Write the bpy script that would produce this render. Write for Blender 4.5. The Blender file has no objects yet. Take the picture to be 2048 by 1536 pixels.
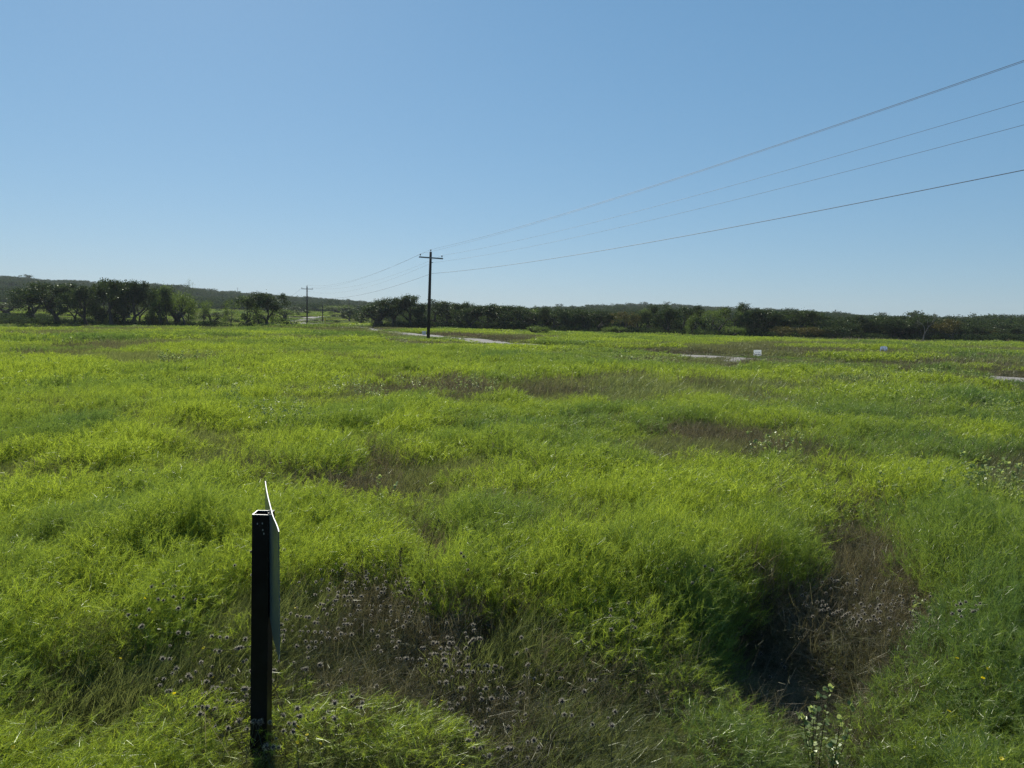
import bpy, math, random
import numpy as np
R_ = math.radians
scene = bpy.context.scene
COL = scene.collection

# ---------------------------------------------------------------- camera, sky, sun, exposure
CAMZ = 2.0
PITCH = math.atan(123 / 1450.0)
ROLL = R_(1.2)
FPX = 1450.0
camd = bpy.data.cameras.new('camera')
camd.sensor_width = 36.0
camd.lens = FPX / 2048 * 36.0
camd.clip_start = 0.05
camd.clip_end = 12000
cam = bpy.data.objects.new('camera', camd)
COL.objects.link(cam)
FW = np.array([0, math.cos(PITCH), -math.sin(PITCH)])
U0 = np.array([0, math.sin(PITCH), math.cos(PITCH)])
R0 = np.array([1.0, 0, 0])
RV = math.cos(ROLL) * R0 + math.sin(ROLL) * U0
UV = -math.sin(ROLL) * R0 + math.cos(ROLL) * U0
from mathutils import Matrix, Vector
M = Matrix((
    (RV[0], UV[0], -FW[0], 0),
    (RV[1], UV[1], -FW[1], 0),
    (RV[2], UV[2], -FW[2], CAMZ),
    (0, 0, 0, 1)))
cam.matrix_world = M
scene.camera = cam

SUN_EL, SUN_AZ = 36.0, -24.0      # azimuth from +Y towards +X, degrees
world = bpy.data.worlds.new("World")
scene.world = world
world.use_nodes = True
wn = world.node_tree
bg = wn.nodes['Background']
sky = wn.nodes.new('ShaderNodeTexSky')
sky.sky_type = 'NISHITA'
sky.sun_disc = False
sky.sun_elevation = R_(SUN_EL)
sky.sun_rotation = R_(SUN_AZ)
sky.altitude = 300
sky.air_density = 1.0
sky.dust_density = 0.15
sky.ozone_density = 3.0
# the phone's tone curve compresses the sky: each channel raised to a power below one
sepc = wn.nodes.new('ShaderNodeSeparateColor'); comc = wn.nodes.new('ShaderNodeCombineColor')
wn.links.new(sky.outputs[0], sepc.inputs[0])
for ci_, (gm_, kk_) in enumerate([(.70, .86), (.54, 1.52), (.46, 2.2)]):
    pw_ = wn.nodes.new('ShaderNodeMath'); pw_.operation = 'POWER'; pw_.inputs[1].default_value = gm_
    mu_ = wn.nodes.new('ShaderNodeMath'); mu_.operation = 'MULTIPLY'; mu_.inputs[1].default_value = kk_
    wn.links.new(sepc.outputs[ci_], pw_.inputs[0]); wn.links.new(pw_.outputs[0], mu_.inputs[0]); wn.links.new(mu_.outputs[0], comc.inputs[ci_])
wn.links.new(comc.outputs[0], bg.inputs[0])
bg.inputs[1].default_value = 0.1
sd = bpy.data.lights.new('sun', 'SUN')
sd.energy = 5.0
sd.angle = R_(0.5)
sd.color = (1.0, 0.95, 0.86)
sun = bpy.data.objects.new('sun', sd)
COL.objects.link(sun)
sdir = Vector((math.sin(R_(SUN_AZ)) * math.cos(R_(SUN_EL)), math.cos(R_(SUN_AZ)) * math.cos(R_(SUN_EL)), math.sin(R_(SUN_EL))))
sun.rotation_euler = sdir.to_track_quat('Z', 'Y').to_euler()
sun.location = (-20, 40, 60)
scene.view_settings.view_transform = 'Standard'
scene.view_settings.look = 'None'
scene.view_settings.exposure = 0.25
scene.view_settings.gamma = 1.0
scene.cycles.max_bounces = 8
scene.cycles.diffuse_bounces = 3
scene.cycles.glossy_bounces = 2
scene.cycles.transmission_bounces = 6
scene.cycles.volume_bounces = 0
scene.cycles.use_denoising = True
scene.cycles.denoising_prefilter = 'NONE'
scene.cycles.denoising_input_passes = 'RGB_ALBEDO_NORMAL'

rng = np.random.default_rng(7)
random.seed(7)

# ---------------------------------------------------------------- small maths
def vnoise(x, y, seed=0):
    x = np.asarray(x, float); y = np.asarray(y, float)
    xi = np.floor(x).astype(np.int64); yi = np.floor(y).astype(np.int64)
    fx = x - xi; fy = y - yi
    fx = fx * fx * (3 - 2 * fx); fy = fy * fy * (3 - 2 * fy)
    def h(a, b):
        n = (a * 374761393 + b * 668265263 + seed * 974634777) & 0xffffffff
        n = ((n ^ (n >> 13)) * 1274126177) & 0xffffffff
        n = n ^ (n >> 16)
        return (n & 0xffff) / 32767.5 - 1.0
    return ((h(xi, yi) * (1 - fx) + h(xi + 1, yi) * fx) * (1 - fy) +
            (h(xi, yi + 1) * (1 - fx) + h(xi + 1, yi + 1) * fx) * fy)
def fbm(x, y, seed=0, oct=3):
    s = 0; a = 1; t = 0
    for k in range(oct):
        s = s + a * vnoise(x * 2 ** k + 17.3 * k, y * 2 ** k - 9.1 * k, seed + k); t += a; a *= .5
    return s / t * 1.5
def sstep(a, b, x):
    t = np.clip((x - a) / (b - a), 0, 1)
    return t * t * (3 - 2 * t)

TC = np.array([-400, 0, 300, 475, 600, 750, 900, 1000, 1300, 1500, 1800, 2048, 2450.])
TD = np.array([0, 60, 130, 200, 240, 300, 400, 600, 900, 1500, 3000.])
TZ = np.array([
 [0]*13, [0]*13,
 [-1.2,-.9,-.4,-.35,-.35,.2,.1,.1,0,0,0,.1,.3],
 [-.5,-.2,.1,.2,.45,.9,1,1,1,1,1,1,1],
 [.6,.8,.9,.9,.75,1.2,1.7,1.7,1.7,1.7,1.7,1.7,1.7],
 [2.5,2.5,2.5,2.9,3.5,3.6,3,3,3,3,3,3,3],
 [6,6,5.5,5.2,5.2,5.5,5,5,6,6,5,5,5],
 [18,16,15,13,11,10,8,8,12,10,7,6,6],
 [38,34,32,27,23,20,17,16,23,20,13,12,12],
 [24,20,16,14,11,10,8,8,12,11,7,6,6],
 [0]*13], float)
def hgt(x, y):
    x = np.asarray(x, float); y = np.asarray(y, float)
    az = np.clip(np.arctan2(x, y), -R_(55), R_(55))
    px = np.clip(1024 + FPX * np.tan(az), TC[0], TC[-1] - 1e-6)
    r = np.clip(np.hypot(x, y), 0, 2999)
    i = np.clip(np.searchsorted(TC, px, side='right') - 1, 0, len(TC) - 2)
    j = np.clip(np.searchsorted(TD, r, side='right') - 1, 0, len(TD) - 2)
    a = (px - TC[i]) / (TC[i + 1] - TC[i]); a = a * a * (3 - 2 * a)
    b = (r - TD[j]) / (TD[j + 1] - TD[j])
    z = (TZ[j, i] * (1 - a) + TZ[j, i + 1] * a) * (1 - b) + (TZ[j + 1, i] * (1 - a) + TZ[j + 1, i + 1] * a) * b
    z = z + sstep(5, 25, r) * .10 * fbm(x / 7., y / 9., 3) + sstep(350, 600, r) * 1.5 * fbm(x / 70., y / 70., 5)
    # shallow ditch running away from the viewer on the right
    dx = x - (1.35 + .10 * (y - 3)); 
    z = z + .78 * np.exp(-((x + 33) / 9) ** 2 - ((y - 124) / 8) ** 2)
    z = z - .12 * np.exp(-(dx / .55) ** 2) * (1 - sstep(5, 8, r)) * sstep(1.0, 2.0, y)
    return z

def ray(px, py):
    d = FW + (px - 1024) / FPX * RV + (768 - py) / FPX * UV
    return d / d[1]                     # per metre of depth (world y)
def at(px, py, dep):
    return np.array([0, 0, CAMZ]) + ray(px, py) * dep
def ground(px, py, dep):                # point of the ground below the pixel column, at that depth
    p = at(px, py, dep); return np.array([p[0], p[1], float(hgt(p[0], p[1]))])
def hit(px, py, zoff=0., topf=None):
    d = ray(px, py)
    ys = np.concatenate([np.linspace(1, 30, 600), np.linspace(30.1, 500, 2500)])
    X = d[0] * ys; Z = CAMZ + d[2] * ys
    H = hgt(X, ys) + (topf(X, ys) if topf is not None else zoff)
    k = np.argmax(Z <= H)
    return np.array([X[k], ys[k], H[k]])

# ---------------------------------------------------------------- object helpers
def tag(o, label=None, cat=None, group=None, kind=None):
    if label: o['label'] = label
    if cat: o['category'] = cat
    if group: o['group'] = group
    if kind: o['kind'] = kind
    return o
def empty(name, loc, rot=(0, 0, 0)):
    o = bpy.data.objects.new(name, None); COL.objects.link(o)
    o.location = tuple(float(v) for v in loc); o.rotation_euler = rot
    o.empty_display_size = .2
    return o
def mesh_np(name, verts, faces, mats, midx=None, rnd=None, smooth=False):
    """faces: (n,k) array, or list of arrays with different k"""
    me = bpy.data.meshes.new(name)
    if not isinstance(faces, list): faces = [faces]
    faces = [np.asarray(f, dtype=np.int64) for f in faces if len(f)]
    verts = np.asarray(verts, dtype=np.float32)
    me.vertices.add(len(verts)); me.vertices.foreach_set('co', verts.ravel())
    tot = np.concatenate([np.full(len(f), f.shape[1]) for f in faces])
    loops = np.concatenate([f.ravel() for f in faces])
    me.loops.add(len(loops)); me.loops.foreach_set('vertex_index', loops.astype(np.int32))
    me.polygons.add(len(tot))
    st = np.concatenate([[0], np.cumsum(tot)[:-1]])
    me.polygons.foreach_set('loop_start', st.astype(np.int32))
    try: me.polygons.foreach_set('loop_total', tot.astype(np.int32))
    except Exception: pass
    for m in (mats if isinstance(mats, (list, tuple)) else [mats]): me.materials.append(m)
    if midx is not None: me.polygons.foreach_set('material_index', np.asarray(midx, dtype=np.int32))
    if rnd is not None:
        a = me.attributes.new('rnd', 'FLOAT', 'FACE'); a.data.foreach_set('value', np.asarray(rnd, dtype=np.float32))
    me.polygons.foreach_set('use_smooth', np.full(len(tot), bool(smooth)))
    me.update(calc_edges=True); me.validate()
    return me
def obj(name, me, parent=None, link=True):
    o = bpy.data.objects.new(name, me)
    if link: COL.objects.link(o)
    if parent is not None: o.parent = parent
    return o

class MB:
    def __init__(s): s.v = []; s.f4 = []; s.f3 = []; s.fn = []; s.n = 0
    def add(s, vs, fs):
        b = s.n
        s.v.extend([tuple(float(c) for c in p) for p in vs]); s.n += len(vs)
        for f in fs: s.fn.append([i + b for i in f])
    def box(s, c, size, rz=0.0, bev=0.0):
        hx, hy, hz = [q / 2 for q in size]
        if bev <= 0:
            P = [(-hx,-hy,-hz),(hx,-hy,-hz),(hx,hy,-hz),(-hx,hy,-hz),(-hx,-hy,hz),(hx,-hy,hz),(hx,hy,hz),(-hx,hy,hz)]
            F = [(0,3,2,1),(4,5,6,7),(0,1,5,4),(1,2,6,5),(2,3,7,6),(3,0,4,7)]
        else:
            b = bev; ring = [(-hx+b,-hy),(hx-b,-hy),(hx,-hy+b),(hx,hy-b),(hx-b,hy),(-hx+b,hy),(-hx,hy-b),(-hx,-hy+b)]
            P = [(x,y,-hz) for x,y in ring] + [(x,y,hz) for x,y in ring]
            F = [tuple(range(7,-1,-1)), tuple(range(8,16))] + [(i,(i+1)%8,8+(i+1)%8,8+i) for i in range(8)]
        ca, sa = math.cos(rz), math.sin(rz)
        s.add([(c[0]+x*ca-y*sa, c[1]+x*sa+y*ca, c[2]+z) for x,y,z in P], F)
    def tube(s, pts, rads, n=6, cap=True):
        pts = [np.array(p, float) for p in pts]; m = len(pts)
        vs = []; u = None
        for i in range(m):
            t = pts[min(i+1, m-1)] - pts[max(i-1, 0)]; t = t / (np.linalg.norm(t) + 1e-9)
            if u is None:
                a = np.array([1., 0, 0]) if abs(t[0]) < .8 else np.array([0, 1., 0]); u = np.cross(t, a)
            else: u = u - t * np.dot(u, t)
            u = u / (np.linalg.norm(u) + 1e-9); w = np.cross(t, u)
            for k in range(n):
                an = 2 * math.pi * k / n
                vs.append(pts[i] + rads[i] * (math.cos(an) * u + math.sin(an) * w))
        fs = [(i*n+k, i*n+(k+1)%n, (i+1)*n+(k+1)%n, (i+1)*n+k) for i in range(m-1) for k in range(n)]
        if cap: fs += [tuple(range(n-1, -1, -1)), tuple(range((m-1)*n, m*n))]
        s.add(vs, fs)
    def lathe(s, prof, c=(0,0,0), n=10):
        vs = [(c[0]+r*math.cos(2*math.pi*k/n), c[1]+r*math.sin(2*math.pi*k/n), c[2]+z) for r, z in prof for k in range(n)]
        m = len(prof)
        fs = [(i*n+k, i*n+(k+1)%n, (i+1)*n+(k+1)%n, (i+1)*n+k) for i in range(m-1) for k in range(n)]
        fs += [tuple(range(n-1, -1, -1)), tuple(range((m-1)*n, m*n))]
        s.add(vs, fs)
    def build(s, name, mat, parent=None, smooth=False):
        me = bpy.data.meshes.new(name); me.from_pydata(s.v, [], s.fn)
        for m in (mat if isinstance(mat, (list, tuple)) else [mat]): me.materials.append(m)
        if smooth:
            for p in me.polygons: p.use_smooth = True
        me.update()
        return obj(name, me, parent)

# ---------------------------------------------------------------- materials
def new_mat(name):
    m = bpy.data.materials.new(name); m.use_nodes = True
    nt = m.node_tree; nt.nodes.clear()
    out = nt.nodes.new('ShaderNodeOutputMaterial')
    return m, nt, out
def foliage(name, dark, light, alt=None, trans=.5, gloss=.05, grough=.35, pnoise=.0, tr_boost=1.35, tr_blue=.6):
    """strand to strand colour from 'rnd', plant to plant colour from the instance 'tint'"""
    m, nt, out = new_mat(name); N = nt.nodes; L = nt.links
    a = N.new('ShaderNodeAttribute'); a.attribute_name = 'rnd'
    mx = N.new('ShaderNodeMix'); mx.data_type = 'RGBA'
    mx.inputs[6].default_value = (*dark, 1); mx.inputs[7].default_value = (*light, 1)
    L.new(a.outputs['Fac'], mx.inputs[0]); c = mx.outputs[2]
    if alt is not None:
        t = N.new('ShaderNodeAttribute'); t.attribute_name = 'tint'; t.attribute_type = 'INSTANCER'
        m2 = N.new('ShaderNodeMix'); m2.data_type = 'RGBA'
        m2.inputs[7].default_value = (*alt, 1)
        L.new(t.outputs['Fac'], m2.inputs[0]); L.new(c, m2.inputs[6]); c = m2.outputs[2]
    if pnoise > 0:
        g = N.new('ShaderNodeNewGeometry'); nz = N.new('ShaderNodeTexNoise'); nz.inputs['Scale'].default_value = pnoise
        nz.inputs['Detail'].default_value = 2
        L.new(g.outputs['Position'], nz.inputs['Vector'])
        mr = N.new('ShaderNodeMapRange'); mr.inputs[1].default_value = .3; mr.inputs[2].default_value = .7
        mr.inputs[3].default_value = .72; mr.inputs[4].default_value = 1.28
        L.new(nz.outputs['Fac'], mr.inputs[0])
        sc_ = N.new('ShaderNodeVectorMath'); sc_.operation = 'SCALE'
        L.new(c, sc_.inputs[0]); L.new(mr.outputs[0], sc_.inputs['Scale']); c = sc_.outputs[0]
    d = N.new('ShaderNodeBsdfDiffuse'); L.new(c, d.inputs[0])
    tr = N.new('ShaderNodeBsdfTranslucent')
    bo = N.new('ShaderNodeVectorMath'); bo.operation = 'MULTIPLY'; bo.inputs[1].default_value = (tr_boost, tr_boost, tr_boost * tr_blue)
    L.new(c, bo.inputs[0]); L.new(bo.outputs[0], tr.inputs[0])
    s = N.new('ShaderNodeMixShader'); s.inputs[0].default_value = trans
    L.new(d.outputs[0], s.inputs[1]); L.new(tr.outputs[0], s.inputs[2])
    last = s.outputs[0]
    if gloss > 0:
        gl = N.new('ShaderNodeBsdfGlossy'); gl.inputs['Roughness'].default_value = grough
        gl.inputs[0].default_value = (.9, .95, .8, 1)
        s2 = N.new('ShaderNodeMixShader'); s2.inputs[0].default_value = gloss
        L.new(last, s2.inputs[1]); L.new(gl.outputs[0], s2.inputs[2]); last = s2.outputs[0]
    L.new(last, out.inputs[0])
    return m
def solid(name, col, rough=.6, metal=0., col2=None, scale=8., bump=0., spec=.5, stretch=(1, 1, 1)):
    m, nt, out = new_mat(name); N = nt.nodes; L = nt.links
    p = N.new('ShaderNodeBsdfPrincipled')
    p.inputs['Base Color'].default_value = (*col, 1); p.inputs['Roughness'].default_value = rough
    p.inputs['Metallic'].default_value = metal; p.inputs['Specular IOR Level'].default_value = spec
    if col2 is not None or bump > 0:
        tc = N.new('ShaderNodeTexCoord'); mp = N.new('ShaderNodeMapping'); mp.inputs['Scale'].default_value = stretch
        nz = N.new('ShaderNodeTexNoise'); nz.inputs['Scale'].default_value = scale; nz.inputs['Detail'].default_value = 6
        L.new(tc.outputs['Object'], mp.inputs[0]); L.new(mp.outputs[0], nz.inputs['Vector'])
        if col2 is not None:
            r = N.new('ShaderNodeValToRGB'); r.color_ramp.elements[0].position = .35; r.color_ramp.elements[1].position = .65
            r.color_ramp.elements[0].color = (*col, 1); r.color_ramp.elements[1].color = (*col2, 1)
            L.new(nz.outputs['Fac'], r.inputs[0]); L.new(r.outputs[0], p.inputs['Base Color'])
        if bump > 0:
            b = N.new('ShaderNodeBump'); b.inputs['Strength'].default_value = bump; b.inputs['Distance'].default_value = .02
            L.new(nz.outputs['Fac'], b.inputs['Height']); L.new(b.outputs[0], p.inputs['Normal'])
    L.new(p.outputs[0], out.inputs[0])
    return m

MT = {}
MT['broom'] = foliage('broomweed_green', (.10, .145, .024), (.46, .55, .075), (.12, .185, .055), trans=.55, gloss=.03)
MT['grass'] = foliage('grass_green', (.065, .085, .032), (.27, .30, .125), (.13, .13, .07), trans=.5, gloss=.03)
MT['dry'] = foliage('dry_stalks', (.030, .025, .018), (.32, .27, .195), (.11, .125, .055), trans=.3, gloss=.02)
MT['stem'] = foliage('brown_stems', (.045, .04, .02), (.12, .10, .05), None, trans=.2, gloss=.03)
MT['fuzz'] = foliage('seed_head_bristles', (.32, .29, .25), (.56, .52, .46), None, trans=.6, gloss=.0, tr_boost=1.2, tr_blue=.9)
MT['core'] = solid('seed_head_core', (.018, .013, .010), .8)
MT['pale'] = foliage('pale_weed_leaves', (.14, .20, .06), (.46, .52, .24), None, trans=.5, gloss=.03, tr_boost=1.1)
MT['oak'] = foliage('oak_leaves', (.018, .031, .013), (.060, .085, .027), None, trans=.35, gloss=.02, pnoise=.25)
MT['ash'] = foliage('light_tree_leaves', (.05, .08, .018), (.14, .19, .045), None, trans=.5, gloss=.02, pnoise=.25)
MT['rust'] = foliage('rusty_leaves', (.050, .046, .016), (.12, .10, .032), None, trans=.4, gloss=.02, pnoise=.25)
MT['wood_far'] = foliage('far_wood_leaves', (.020, .035, .015), (.065, .090, .032), (.040, .060, .030), trans=.35, gloss=.0)
MT['bark'] = solid('bark', (.028, .022, .017), .9, col2=(.06, .05, .04), scale=3, bump=.5)
MT['deadwood'] = solid('dead_wood', (.10, .09, .08), .9, col2=(.16, .145, .13), scale=3)
MT['cactus'] = foliage('cactus_pads', (.05, .085, .03), (.12, .17, .07), None, trans=.15, gloss=.08)
MT['petal'] = foliage('yellow_petals', (.72, .55, .01), (.82, .66, .03), None, trans=.5, gloss=.02)

def ground_mat():
    m, nt, out = new_mat('meadow_soil'); N = nt.nodes; L = nt.links
    g = N.new('ShaderNodeNewGeometry')
    n1 = N.new('ShaderNodeTexNoise'); n1.inputs['Scale'].default_value = .12; n1.inputs['Detail'].default_value = 6
    n2 = N.new('ShaderNodeTexNoise'); n2.inputs['Scale'].default_value = 6; n2.inputs['Detail'].default_value = 8
    L.new(g.outputs['Position'], n1.inputs['Vector']); L.new(g.outputs['Position'], n2.inputs['Vector'])
    r1 = N.new('ShaderNodeValToRGB'); e = r1.color_ramp.elements
    e[0].position = .35; e[0].color = (.055, .075, .018, 1); e[1].position = .65; e[1].color = (.10, .085, .045, 1)
    L.new(n1.outputs['Fac'], r1.inputs[0])
    r2 = N.new('ShaderNodeValToRGB'); e = r2.color_ramp.elements
    e[0].position = .3; e[0].color = (.45, .45, .45, 1); e[1].position = .7; e[1].color = (1.3, 1.3, 1.3, 1)
    L.new(n2.outputs['Fac'], r2.inputs[0])
    mu = N.new('ShaderNodeVectorMath'); mu.operation = 'MULTIPLY'
    L.new(r1.outputs[0], mu.inputs[0]); L.new(r2.outputs[0], mu.inputs[1])
    p = N.new('ShaderNodeBsdfPrincipled'); p.inputs['Roughness'].default_value = .95; p.inputs['Specular IOR Level'].default_value = .1
    b = N.new('ShaderNodeBump'); b.inputs['Strength'].default_value = .8; b.inputs['Distance'].default_value = .05
    L.new(n2.outputs['Fac'], b.inputs['Height']); L.new(b.outputs[0], p.inputs['Normal'])
    L.new(mu.outputs[0], p.inputs['Base Color']); L.new(p.outputs[0], out.inputs[0])
    return m
MT['ground'] = ground_mat()
MT['road'] = solid('caliche_gravel', (.24, .22, .19), .95, col2=(.34, .315, .275), scale=1.6, bump=.6, spec=.1)

# ---------------------------------------------------------------- terrain sheet
def build_ground():
    rs = np.concatenate([[0.0], np.geomspace(.6, 1600, 140)])
    na = 400
    an = np.linspace(0, 2 * np.pi, na, endpoint=False)
    RR, AA = np.meshgrid(rs[1:], an, indexing='ij')
    X = RR * np.sin(AA); Y = RR * np.cos(AA)
    Z = hgt(X, Y)
    V = np.concatenate([[[0, 0, float(hgt(0., .001))]], np.stack([X, Y, Z], -1).reshape(-1, 3)])
    nr = len(rs) - 1
    i, k = np.meshgrid(np.arange(nr - 1), np.arange(na), indexing='ij')
    a = 1 + i * na + k; b = 1 + i * na + (k + 1) % na; c = b + na; d = a + na
    F4 = np.stack([a, d, c, b], -1).reshape(-1, 4)
    k = np.arange(na); F3 = np.stack([np.zeros(na, int), 1 + k, 1 + (k + 1) % na], -1)
    o = obj('ground', mesh_np('ground', V, [F4, F3], MT['ground'], smooth=True))
    o['kind'] = 'structure'
build_ground()

# road centre line: pixel columns/rows of the photo turned into points on the terrain
RC = [(34., 14.), (29., 20.)]
for (px, py) in [(2040, 763), (1760, 741), (1480, 721), (1250, 706), (1040, 692), (940, 682), (850, 672.5), (780, 665.5), (725, 660.5)]:
    p = hit(px, py); RC.append((p[0], p[1]))
for (px, dep) in [(676, 150), (630, 165), (603, 185), (591, 212), (596, 238), (617, 258), (650, 272), (690, 290), (745, 305), (820, 322)]:
    RC.append(((px - 1024) / FPX * dep, dep))
RC = np.array(RC)
def smooth_line(P, n=12):
    out = []
    P = np.vstack([2 * P[0] - P[1], P, 2 * P[-1] - P[-2]])
    for i in range(1, len(P) - 2):
        for t in np.linspace(0, 1, n, endpoint=False):
            a, b, c, d = P[i-1], P[i], P[i+1], P[i+2]
            out.append(.5 * ((2*b) + (-a+c)*t + (2*a-5*b+4*c-d)*t*t + (-a+3*b-3*c+d)*t**3))
    return np.array(out)
RL = smooth_line(RC)
ROADW = 2.7
def road_dist(x, y):
    """signed distance: negative = camera side"""
    x = np.asarray(x, float).ravel(); y = np.asarray(y, float).ravel()
    best = np.full(x.shape, 1e9); sg = np.ones(x.shape)
    for k in range(len(RL) - 1):
        a = RL[k]; b = RL[k+1]; ab = b - a; L2 = ab @ ab + 1e-9
        t = np.clip(((x - a[0]) * ab[0] + (y - a[1]) * ab[1]) / L2, 0, 1)
        dx = x - a[0] - t * ab[0]; dy = y - a[1] - t * ab[1]; d = np.hypot(dx, dy)
        m = d < best; best[m] = d[m]; cr = ab[0] * dy - ab[1] * dx; sg[m] = np.where(cr[m] > 0, -1, 1)
    return best * sg
def build_road():
    T = np.gradient(RL, axis=0); T /= np.linalg.norm(T, axis=1)[:, None]; Nn = np.stack([-T[:, 1], T[:, 0]], -1)
    offs = np.array([-1, -.97, -.55, -.2, .2, .55, .97, 1.]); V = []
    for k in range(len(RL)):
        wv = ROADW * (1 + .06 * float(vnoise(k * .7, 0, 9)))
        for o_ in offs:
            p = RL[k] + Nn[k] * o_ * wv
            z = float(hgt(*p)) + (.06 + .05 * (1 - o_ * o_) if abs(o_) < .99 else -.25)
            if abs(abs(o_) - .55) < .01: z -= .025
            V.append((p[0], p[1], z))
    m = len(offs); i, k = np.meshgrid(np.arange(len(RL) - 1), np.arange(m - 1), indexing='ij')
    a = i * m + k; F = np.stack([a, a + 1, a + m + 1, a + m], -1).reshape(-1, 4)[:, ::-1]
    o = obj('road', mesh_np('road', np.array(V), F, MT['road'], smooth=True)); o['kind'] = 'structure'
build_road()

# ---------------------------------------------------------------- what grows where
TA, TB, TCD, TH = 0, 1, 2, 3     # bright broomweed, mid grass, dry stalks, low dark gap
blobs = []
def blob(px, py, rx, ry, typ, w=1.6):
    zt = (.5, .45, .33, .2)[typ]; w += (0, .1, 1.1 if py > 950 else .35, 1.2)[typ]; d = ray(px, py)
    dep = lambda q: (CAMZ - zt) / -ray(px, q)[2]
    c = dep(py); n_ = dep(py + ry); f_ = dep(max(py - ry, 690))
    x = d[0] * c
    slope = d[0]                                     # blobs of the photo lie along the line of sight
    blobs.append((x, c, rx * c / FPX, max((f_ - n_) / 2, .12), slope, typ, w))
for b in [
 (1330,1030,190,90,0),(1480,1020,150,70,0),(1500,1110,120,60,0),(1130,1080,140,60,0),(1200,960,160,30,0),(1900,1050,170,80,0),(2000,1120,120,90,0,1.8),
 (1800,920,120,35,0),(110,1105,110,50,0),(350,1000,240,55,0),(60,990,110,50,0),(430,930,120,25,0),(40,850,90,30,0),(250,780,210,28,0),(500,800,140,16,0),
 (620,880,80,40,0),(860,860,80,25,0),(800,815,120,18,0),(1000,1010,180,35,0),(1100,860,200,35,0),(1800,800,260,35,0),(330,1480,210,60,0),(1985,1420,110,150,0),
 (1870,1340,60,60,0,1.0),(950,1120,180,40,0,1.2),(1150,1180,60,60,0,.9),(1420,1240,110,110,0,.9),(1480,1350,90,90,0,1.1),(1500,830,200,20,0),(1900,870,160,30,0),
 (700,1060,120,40,0),(200,880,150,20,0),(1100,1300,70,50,0,.8),(1560,800,180,18,0),(650,1360,80,40,0,.8),(820,1350,60,30,0,.6),(900,1170,60,25,0,.5),
 (1240,1420,240,100,1,1.2),(760,1440,180,70,1,1.4),(200,1330,230,90,1,1.4),(1300,870,220,25,1,.8),(1750,1000,60,40,1,.4),(1560,960,120,40,1,1.2),(1620,1020,60,30,1,.9),
 (820,930,140,50,1,1.1),(960,900,80,30,1,.8),(640,1150,70,60,1,1.0),(1350,780,200,20,1,.8),(1000,800,150,20,1,.6),(1300,1180,200,40,1,.6),
 (550,965,80,35,2),(690,955,90,45,2),(780,765,95,26,2),(930,805,70,20,2),(1430,868,125,17,2,2.2),(1380,862,70,14,2),(880,898,30,14,2),(1000,925,30,25,2),(1700,1000,60,45,2,2.4),
 (1650,1060,70,40,2,2.4),(1760,1110,75,60,2,2.4),(1620,930,60,14,2,1.8),(1680,960,50,18,2,2.2),(1850,1230,110,45,2,2.2),(1700,1190,120,40,2,2.2),(140,1190,100,45,2,1.8),(420,1130,120,32,2,1.8),(180,815,50,12,2),
 (700,845,90,18,2),(470,840,60,10,2,.9),(760,1190,110,50,2,1.9),(620,1280,90,70,2,2.0),(430,1370,110,60,2,1.8),(980,1400,90,90,2,1.8),(1000,1480,80,60,2,1.8),(850,1270,120,60,2,1.6),
 (150,1230,70,40,2,1.2),(260,1310,50,25,2,.9),(350,690,60,6,2,.9),(720,725,60,8,2,1.),(1180,745,80,8,2,.9),
 (1560,1260,110,60,3,2.8),(1500,1190,70,40,3,2.2),(1620,1330,110,50,3,2.6),(1740,1450,40,40,3,.9),(1700,1470,120,60,1,1.0),(1010,1215,60,30,3,2.2),(950,1290,90,50,3,1.6),(1000,1340,40,30,3,1.4),(1700,1240,60,50,3,1.2),
(520,1440,110,60,1,1.4),(1640,1130,80,50,3,1.4),(1560,1330,70,60,3,1.8),(1680,1340,80,60,3,1.4),(1480,1260,50,50,3,1.),(1700,1400,70,40,3,1.),(1800,1180,70,40,2,1.2),(850,1330,90,60,2,1.),
 (700,1290,60,45,0,1.9),(840,1360,70,40,0,1.8),(930,1240,50,25,1,1.6),(1040,1440,60,40,0,1.2),(760,1240,40,20,1,1.4),(560,1180,60,30,1,.9),(1060,1400,70,60,3,1.),(700,1240,90,50,2,.8),(880,1430,60,40,3,.6)]:
    blob(*b)
GUL = []
for (px, py, hw, wc, wh) in [(1335,868,40,2.2,0),(1440,872,60,2.6,0),(1550,893,36,2.8,0),(1620,935,48,3.2,.4),(1680,990,66,3.2,.9),(1672,1050,75,3.4,.8),(1700,1115,115,2.5,.6),(1690,1180,160,2.3,.7),(1620,1240,215,2.5,1.7),(1570,1310,200,3.0,2.6),(1620,1380,100,1.6,2.4),(1650,1420,60,.6,1.6)]:
    d = ray(px, py); dep = (CAMZ - .25) / -d[2]; GUL.append((d[0] * dep, dep, hw * dep / FPX, wc, wh))
GUL = np.array(GUL)
MOUND = []
for (px, py, rx, ry, a_) in [(1180,1060,130,50,.12),(1340,1060,130,60,.26),(1480,1070,110,60,.30),(1940,1060,150,70,.26),(2080,1130,110,70,.2),(110,1110,110,50,.18),(330,1010,180,40,.12),(980,1110,140,40,.18),(1110,1160,70,30,.14),(1420,1300,90,60,.10),
        (2030,1400,90,90,.12),(1300,960,200,30,.1),(1850,930,120,30,.1),(620,880,90,25,.1),(250,790,200,25,.1),(1000,1000,180,30,.12),(340,1500,160,40,.08),(520,1455,110,60,.12)]:
    d = ray(px, py); dep = (CAMZ - .65) / -d[2]; d2 = (CAMZ - .65) / -ray(px, py - ry)[2]; d1 = (CAMZ - .65) / -ray(px, py + ry)[2]
    MOUND.append((d[0] * dep, dep, rx * dep / FPX, (d2 - d1) / 2, d[0], a_))
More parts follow.
